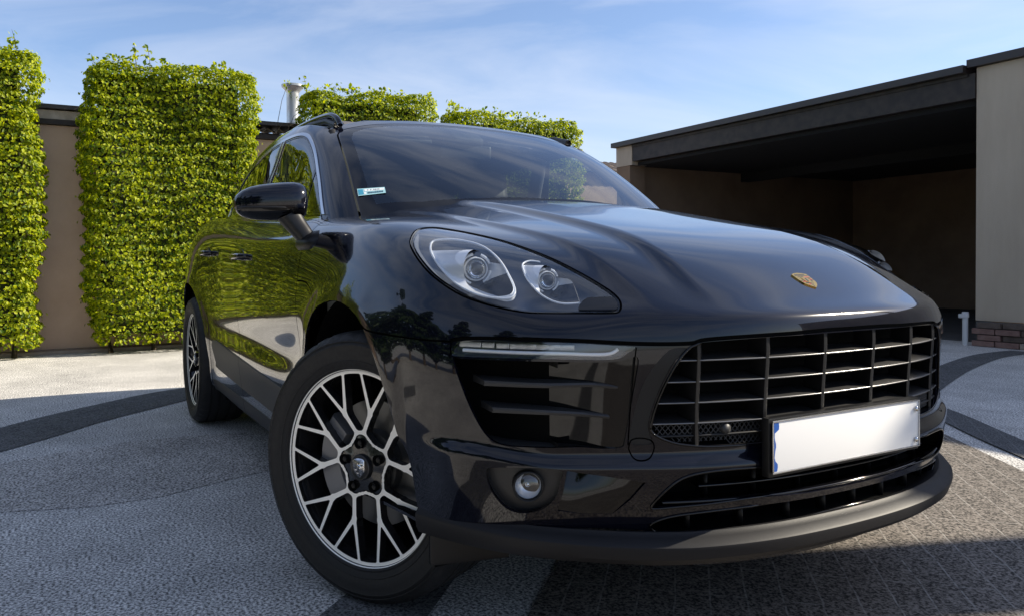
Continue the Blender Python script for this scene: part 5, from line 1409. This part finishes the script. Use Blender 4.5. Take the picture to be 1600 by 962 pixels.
def hedge(y0,y1,z1,label,seed,x0=-6.95,x1=-7.52,n=15000,shoots=6,par='hedges'):
    n=int(n*2.2); w=y1-y0; d=x0-x1; rng=np.random.default_rng(seed)
    t=thing('clipped_hedge',label,'hedge',((x0+x1)/2,(y0+y1)/2,0),0,par)
    P,N=[],[]
    areas=[w*z1,d*z1,d*z1,w*d,w*z1*.25]; k=rng.choice(5,n,p=np.array(areas)/sum(areas)); u=rng.uniform(-.5,.5,n); v=rng.uniform(0,1,n)
    zt=z1-.05; zb=.10
    pos=np.zeros((n,3)); nr=np.zeros((n,3))
    for f,(fx,fy) in enumerate(((1,0),(0,-1),(0,1),(0,0),(-1,0))):
        s=k==f
        if f in(0,4): pos[s]=np.c_[np.full(s.sum(),fx*d/2),u[s]*w,zb+v[s]*(zt-zb)]; nr[s]=(fx,0,0)
        elif f in(1,2): pos[s]=np.c_[u[s]*d,np.full(s.sum(),fy*w/2),zb+v[s]*(zt-zb)]; nr[s]=(0,fy,0)
        else: pos[s]=np.c_[u[s]*d,(v[s]-.5)*w,np.full(s.sum(),zt)]; nr[s]=(0,0,1)
    # round the vertical and top corners, undulate, lay in tiers, thin inward depth
    rc=.20
    q=pos.copy(); hx,hy=d/2-rc,w/2-rc; hz=zt-rc
    c=np.c_[np.clip(q[:,0],-hx,hx),np.clip(q[:,1],-hy,hy),np.minimum(q[:,2],hz)]
    dv=q-c; ln=np.linalg.norm(dv,axis=1)[:,None]; nr=np.where(ln>1e-4,dv/np.maximum(ln,1e-4),nr); q=c+nr*rc
    yy=q[:,1]+seed; zz=q[:,2]
    und=.035*np.sin(yy*3.1+zz*1.3)+.03*np.sin(zz*4.3+yy*2.2)+.022*np.sin(yy*9+np.sin(zz*7)*1.4)
    tier=.026*np.sin(zz*2*np.pi/.135+1.6*np.sin(yy*3.7)+.8*np.sin(yy*11))
    dep=rng.exponential(.035,n); dep=np.minimum(dep,.16); out=rng.uniform(0,1,n)<.05
    wid=1-.05*np.clip((1.2-zz)/1.2,0,1)       # a little narrower near the ground
    off=und+tier-dep+out*rng.uniform(0,.05,n)
    q=q+nr*off[:,None]; q[:,1]*=wid
    bare=(q[:,2]<.32)&(rng.uniform(0,1,n)<.45*(1-q[:,2]/.32)+.25)
    q=q[~bare]; nr2=nr[~bare]
    leaves('foliage',q,nr2+np.array([0,0,.45]),.040,M['leaf'],t,seed,droop=.55,jit=.42)
    # shoots above the clipped top
    sp,sn=[],[]; b=bmesh.new()
    for _ in range(shoots):
        x=rng.uniform(-d*.4,d*.4); y=rng.uniform(-w*.45,w*.45); h=rng.uniform(.08,.20); lean=rng.normal(0,.05,2)
        tube(b,[(x,y,zt-.12),(x+lean[0]*.5,y+lean[1]*.5,zt+h*.5),(x+lean[0],y+lean[1],zt+h)],.004,5,taper=lambda t:1-.7*t); link('shoot',b,M['bark'],t); b=bmesh.new()
        for j in range(16):
            s=rng.uniform(0,1); sp.append((x+lean[0]*s+rng.normal(0,.025),y+lean[1]*s+rng.normal(0,.025),zt-.05+(h+.05)*s)); sn.append((rng.normal(),rng.normal(),.6))
    for _ in range(36):
        y=rng.uniform(-w*.47,w*.47); x=rng.uniform(-d*.5,d*.5); 
        for j in range(5): sp.append((x+rng.normal(0,.02),y+rng.normal(0,.02),zt+rng.uniform(0,.06))); sn.append((rng.normal(),rng.normal(),.6))
    b.free(); leaves('shoot_leaves',np.array(sp),np.array(sn),.052,M['leaf'],t,seed+9,droop=-.2,jit=.5)
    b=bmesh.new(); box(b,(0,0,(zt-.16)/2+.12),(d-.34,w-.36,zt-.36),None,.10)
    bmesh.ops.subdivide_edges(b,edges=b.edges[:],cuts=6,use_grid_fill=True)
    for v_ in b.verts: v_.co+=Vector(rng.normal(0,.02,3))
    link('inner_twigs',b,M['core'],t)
    for j in range(4):
        y=-w*.36+w*.24*j; b=bmesh.new(); tube(b,[(rng.normal(0,.03),y,-.02),(rng.normal(0,.03),y+rng.normal(0,.03),.35),(0,y,.8)],.032,8,taper=lambda t:1-.25*t); link('trunk',b,M['bark'],t)
    return t
def wall_box(name,lo,hi,m,parent=None,bev=0):
    b=bmesh.new(); box(b,[(a+c)/2 for a,c in zip(lo,hi)],[c-a for a,c in zip(lo,hi)],None,bev); return link(name,b,m,parent,smooth=False)
PANEL=[(-2.246, -1.897), (-2.348, -1.631), (-2.431, -1.333), (-2.397, -0.919), (-2.313, -0.59), (-1.49, -0.76), (-1.391, -1.045), (-1.285, -1.298), (-1.281, -1.55), (-1.385, -1.849)]
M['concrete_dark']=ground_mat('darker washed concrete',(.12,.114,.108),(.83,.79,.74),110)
def build_yard():
    # ground
    b=bmesh.new(); S=400; f=b.faces.new([b.verts.new(p) for p in ((-S,-S,0),(S,-S,0),(S,S,0),(-S,S,0))]); struct(link('ground',b,M['concrete'],smooth=False))
    band('sett_band',[(-1.2,-3.3),(-2.0,-2.70),(-2.85,-1.93),(-3.23,-1.625),(-3.60,-1.25),(-3.93,-.845),(-4.12,-.2),(-4.15,.8),(-3.9,2.0)],.48,.004,M['setts'])
    band('sett_band',[(-2.1,4.3),(-1.3,3.42),(-.66,2.98),(.04,2.44),(.9,1.9),(2.2,1.3)],.20,.008,M['setts'])
    band('sett_band',[(-1.242, 3.614), (-1.586, 4.461), (-1.865, 5.247), (-2.115, 6.16), (-2.134, 6.824)],.26,.004,M['setts'])
    sheet('paved_strip',[(-.9,2.85),(-.30,2.42),(.25,2.02),(1.3,1.45),(4.5,.3),(4.5,-4.0),(1.6,-1.75),(.9,-1.12),(.30,-.53),(-.05,-.16),(-.9,.3)],.004,M['pavers'])
    sheet('paved_strip',[(-.25,-.42),(.02,-.62),(.30,-.88),(.62,-1.2),(1.4,-2.0),(5.4,-6.1),(5.0,-6.3),(1.1,-2.25),(.42,-1.40),(.10,-1.08),(-.22,-.72),(-.42,-.5)],.005,M['setts'])
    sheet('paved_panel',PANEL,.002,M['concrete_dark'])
    # rear wall with its eaves
    rw=thing('boundary_wall','long beige rendered wall behind the clipped hedges, with brown eaves boards','wall',(-7.75,1,0))
    L_=lambda lo,hi:([lo[0]+7.75,lo[1]-1,lo[2]],[hi[0]+7.75,hi[1]-1,hi[2]])
    wall_box('wall_face',*L_((-7.95,-9,-.05),(-7.65,4.9,2.47)),M['stucco'],rw)
    wall_box('wall_face',*L_((-7.95,4.902,-.05),(-7.65,5.6,1.45)),M['stucco'],rw)
    wall_box('eave_board',*L_((-8.0,-9.05,2.475),(-7.60,4.9,2.53)),M['fascia'],rw)
    wall_box('eave_board',*L_((-8.0,-9.05,2.533),(-7.625,.50,2.63)),M['trimlight'],rw)
    wall_box('eave_board',*L_((-8.0,1.2,2.533),(-7.625,4.9,2.63)),M['trimlight'],rw)
    wall_box('roof_edge',*L_((-8.1,-9.1,2.64),(-7.56,4.95,2.685)),M['capsheet'],rw)
    b=bmesh.new(); rows=[]
    for k in range(49):
        y=.45-1+.85*k/48; z=2.575+.020*math.sin(k*2*math.pi/8); rows.append([Vector((.20,y,z)),Vector((-.3,y,z+.05))])
    loft(b,rows); r=bmesh.ops.solidify(b,geom=b.faces[:],thickness=.008); link('corrugated_sheet',b,M['trimlight'],rw)
    wall_box('eave_shadow_board',*L_((-7.9,.46,2.535),(-7.66,1.24,2.555)),M['fascia'],rw)
    ck=wall_box('wall_kerb',(-7.649,-6.0,-.02),(-7.40,7.0,.035),M['brick3']); tag(ck,'narrow pale kerb of edging stones along the foot of the beige wall','kerb')
    # hedges
    hedge(-3.62,-1.80,3.16,'clipped hornbeam hedge at the left edge of the yard, cut off by the frame',11,n=17000)
    hedge(-1.40,.36,3.16,'full-height clipped hornbeam hedge standing alone between bare wall and the car',23,n=17000)
    hedge(.94,2.62,3.10,'clipped hornbeam hedge rising behind the car roof beside the metal flue',37,n=14000,shoots=5)
    hedge(2.86,4.94,2.98,'clipped hornbeam hedge rising behind the far end of the windscreen, nearest the carport',41,n=15000,shoots=7)
    hedge(-6.0,-4.1,3.10,'clipped hornbeam hedge outside the left of the picture',53,n=9000)
    # loose twigs reaching out beside the flue
    b=bmesh.new(); tw=thing('climber_twigs','two thin bare twigs reaching into the sky beside the metal flue','twigs',(-7.3,.72,2.3))
    tube(b,[(0,-.02,0),(0,-.03,.35),(0,.02,.6),(0,.10,.82)],.005,5,taper=lambda t:1-.6*t); tube(b,[(0,.30,.15),(0,.15,.30),(0,.02,.32),(0,-.06,.20)],.004,5); tube(b,[(0,.02,.1),(0,.16,.42),(0,.32,.55)],.004,5,taper=lambda t:1-.6*t)
    link('stem',b,M['bark'],tw); rng=np.random.default_rng(4); sp=np.array([(rng.normal(0,.02),.10+rng.normal(0,.03),.78+rng.normal(0,.04)) for _ in range(14)]+[(0,.3+rng.normal(0,.04),.5+rng.normal(0,.04)) for _ in range(12)]+[(0,.28+rng.normal(0,.05),.1+rng.uniform(-.3,.3)) for _ in range(20)])
    leaves('twig_leaves',sp,rng.normal(0,1,(len(sp),3)),.05,M['leaf'],tw,8)
    # flue
    fl=thing('metal_flue','galvanised metal flue pipe with a flared rim above the wall, left of a hedge','chimney',(-9,1.33,.04))
    b=bmesh.new(); lathe(b,[(.09,2.4),(.09,2.9),(.094,2.905),(.094,2.93),(.09,2.935),(.09,3.33),(.10,3.36),(.155,3.42),(.158,3.45),(.150,3.452),(.09,3.40),(.0005,3.38)],40,'z'); o=link('flue_pipe',b,M['galv'],fl); sharp(o.data,30)
    b=bmesh.new(); lathe(b,[(.12,2.4),(.12,2.72),(.095,2.76)],32,'z'); link('flue_collar',b,M['galv'],fl)
    # low building behind the wall, tiled
    rb=thing('rear_shed','low shed with a dark tiled roof just visible behind the wall beside the carport','shed',(-10.3,6.4,0))
    wall_box('shed_wall',(-.7,-.9,0),(.7,2.0,2.6),M['stucco'],rb)
    b=bmesh.new(); rows=[]
    for k in range(61):
        y=-1.0+3.1*k/60; z=.022*abs(math.sin(k*math.pi/3)); rows.append([Vector((.85,y,2.58+z)),Vector((.60,y,2.66+z)),Vector((.58,y,2.69+z)),Vector((.3,y,2.77+z)),Vector((.28,y,2.80+z)),Vector((-.1,y,2.92+z)),Vector((-.9,y,2.6+z))])
    loft(b,rows); link('tiled_roof',b,M['tile'],rb,smooth=False)
    # carport and garage block
    g=thing('carport_building','grey rendered garage block with a wide dark open carport and brown fascia','garage',(-2.73,7.05,0))
    G=lambda x0,y0,z0,x1,y1,z1:((x0+2.73,y0-7.05,z0),(x1+2.73,y1-7.05,z1))
    wall_box('front_wall',*G(-2.73,7.05,.27,9,7.35,2.985),M['garage'],g)
    wall_box('wall_return',*G(-2.728,7.352,0,-2.40,13.4,3.0),M['garage_shaded'],g)
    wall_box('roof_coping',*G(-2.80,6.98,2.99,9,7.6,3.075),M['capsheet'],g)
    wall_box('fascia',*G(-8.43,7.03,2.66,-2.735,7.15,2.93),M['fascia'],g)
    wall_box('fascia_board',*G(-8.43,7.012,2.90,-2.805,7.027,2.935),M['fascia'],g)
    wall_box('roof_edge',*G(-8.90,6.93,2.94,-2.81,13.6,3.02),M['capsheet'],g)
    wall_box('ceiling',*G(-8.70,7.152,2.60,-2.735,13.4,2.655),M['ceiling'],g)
    wall_box('end_post',*G(-8.86,7.02,2.60,-8.433,7.36,2.936),M['garage'],g); wall_box('end_pier',*G(-8.86,7.03,0,-8.50,7.36,2.597),M['garage_shaded'],g)  # pier below the post carries the shade-darkened render
    wall_box('side_wall',*G(-8.86,7.362,0,-8.60,13.4,2.936),M['garage_shaded'],g)
    wall_box('back_wall',*G(-8.59,13.1,0,-2.74,13.39,2.595),M['garage_shaded'],g)
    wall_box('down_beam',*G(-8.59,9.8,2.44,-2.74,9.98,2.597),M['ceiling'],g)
    wall_box('garage_floor',*G(-8.58,7.365,-.02,-2.74,13.09,.012),M['shaded_floor'],g)
    ch=thing('shadow_chimney','unseen square chimney added on the garage roof to cast a shadow band','chimney',(3.44,7.5,3.0)); wall_box('stack',(-.2,-.2,.06),(.2,.2,2.1),M['garage'],ch); wall_box('chimney_cap',(-.26,-.26,2.103),(.26,.26,2.17),M['capsheet'],ch)  # unseen stack, added to throw a shadow band over the pavers
    # brick plinth, courses of bricks
    pn=thing('brick_plinth','low course of dark and reddish bricks along the foot of the garage wall','plinth',(-2.73,7.05,0))
    wall_box('mortar_bed',*G(-2.71,7.02,0,9,7.049,.262),M['mortar'],pn)
    rng=random.Random(6); rows=[[],[],[]]
    for r_ in range(4):
        x=0.0+(.06 if r_%2 else 0)
        while x<3.2:
            l=.24; k='brick1'
            if x<.30 and r_ in(1,2): k='brick2'
            elif r_==0 and x<.9: k='brick3' if rng.random()<.6 else 'brick2'
            b=bmesh.new(); e=.045 if (x<.26 or r_==0) else .02
            box(b,(x+l/2,-.03-e/2,.033+.065*r_),(l-.012,e+.02,.056),None,.004); link('brick',b,M[k],pn,smooth=False); x+=l
    # white waste pipe at the corner
    pp=thing('white_downpipe','short white plastic pipe with a cap standing at the garage corner','pipe',(-2.80,6.98,0))
    b=bmesh.new(); lathe(b,[(.028,0),(.028,.30),(.036,.302),(.036,.34),(.030,.36),(.0005,.362)],20,'z'); o=link('pipe_body',b,M['pipewhite'],pp); sharp(o.data,40)
    b=bmesh.new(); box(b,(-.02,-.01,.315),(.075,.05,.045),None,.008); link('pipe_elbow',b,M['pipewhite'],pp)
    # things deep in the carport
    pa=thing('wooden_pallet','low wooden pallet lying at the back of the carport floor','pallet',(-4.3,12.4,.013))
    wood=mat('old pallet wood',(.16,.11,.07),.85)
    for k in range(5): wall_box('pallet_board',(-.6,-.36+.17*k,.10),(.6,-.26+.17*k,.122),wood,pa)
    for k in range(3): wall_box('pallet_block',(-.58+.52*k,-.36,.0),(-.46+.52*k,.42,.098),wood,pa)
    # trees and a hedge line on the near side, seen mirrored in the paint
    def tree(x,y,h,r,label,seed,conifer=True):
        t=thing('garden_tree',label,'tree',(x,y,0)); rng=np.random.default_rng(seed)
        b=bmesh.new(); tube(b,[(0,0,0),(.05,.03,h*.4),(0,0,h*.9)],.14,8,taper=lambda t_:1-.8*t_); link('trunk',b,M['bark'],t)
        n=5200; zz=rng.uniform(.12,1,n)**.9; rad=r*(1-zz)**.75*(.55+.45*np.sin(zz*60+rng.uniform(0,.6,n)))+.12 if conifer else r*np.sqrt(np.clip(1-((zz-.6)/.42)**2,.02,1))*(.75+.25*np.sin(zz*19+seed))
        an=rng.uniform(0,2*np.pi,n); rad=rad*(1+.25*np.sin(an*5+zz*17))*rng.uniform(.6,1,n)**.5
        pos=np.c_[np.cos(an)*rad,np.sin(an)*rad,zz*h]; nr=np.c_[np.cos(an),np.sin(an),np.full(n,.5)]
        leaves('crown',pos,nr,.26,M['leaf_dark'],t,seed,droop=.5,jit=.6)
        return t
    side=[('conifer','tall dark conifer'),('round','dark rounded tree')]
    protos=[tree(-6.6,-8.3,5.8,1.5,'first dark conifer of the row across the yard, nearest the beige wall',61),
            tree(-4.7,-8.0,4.9,1.7,'second tree, rounded and dark, of the row across the yard',67,False)]
    words=['third','fourth','fifth','sixth','seventh','eighth','ninth']
    rr=random.Random(9)
    for k,wd in enumerate(words):
        src=protos[k%2]; o=src.copy(); C.objects.link(o); o['label']='%s %s of the row across the yard, counted from the wall'%(wd,('dark conifer','dark rounded tree')[k%2])
        o.location=(-2.9+1.65*k+rr.uniform(-.2,.2),-8.2+rr.uniform(-.5,.5),0); o.rotation_euler=(0,0,rr.uniform(0,6)); f=rr.uniform(.8,1.15); o.scale=(f*1.1,f*1.1,f); copy_children(src,o)
    for o in bpy.data.objects:
        if o.name.startswith('garden_tree'): o['group']='dark trees beyond the near side of the yard'
build_yard()
build_car()
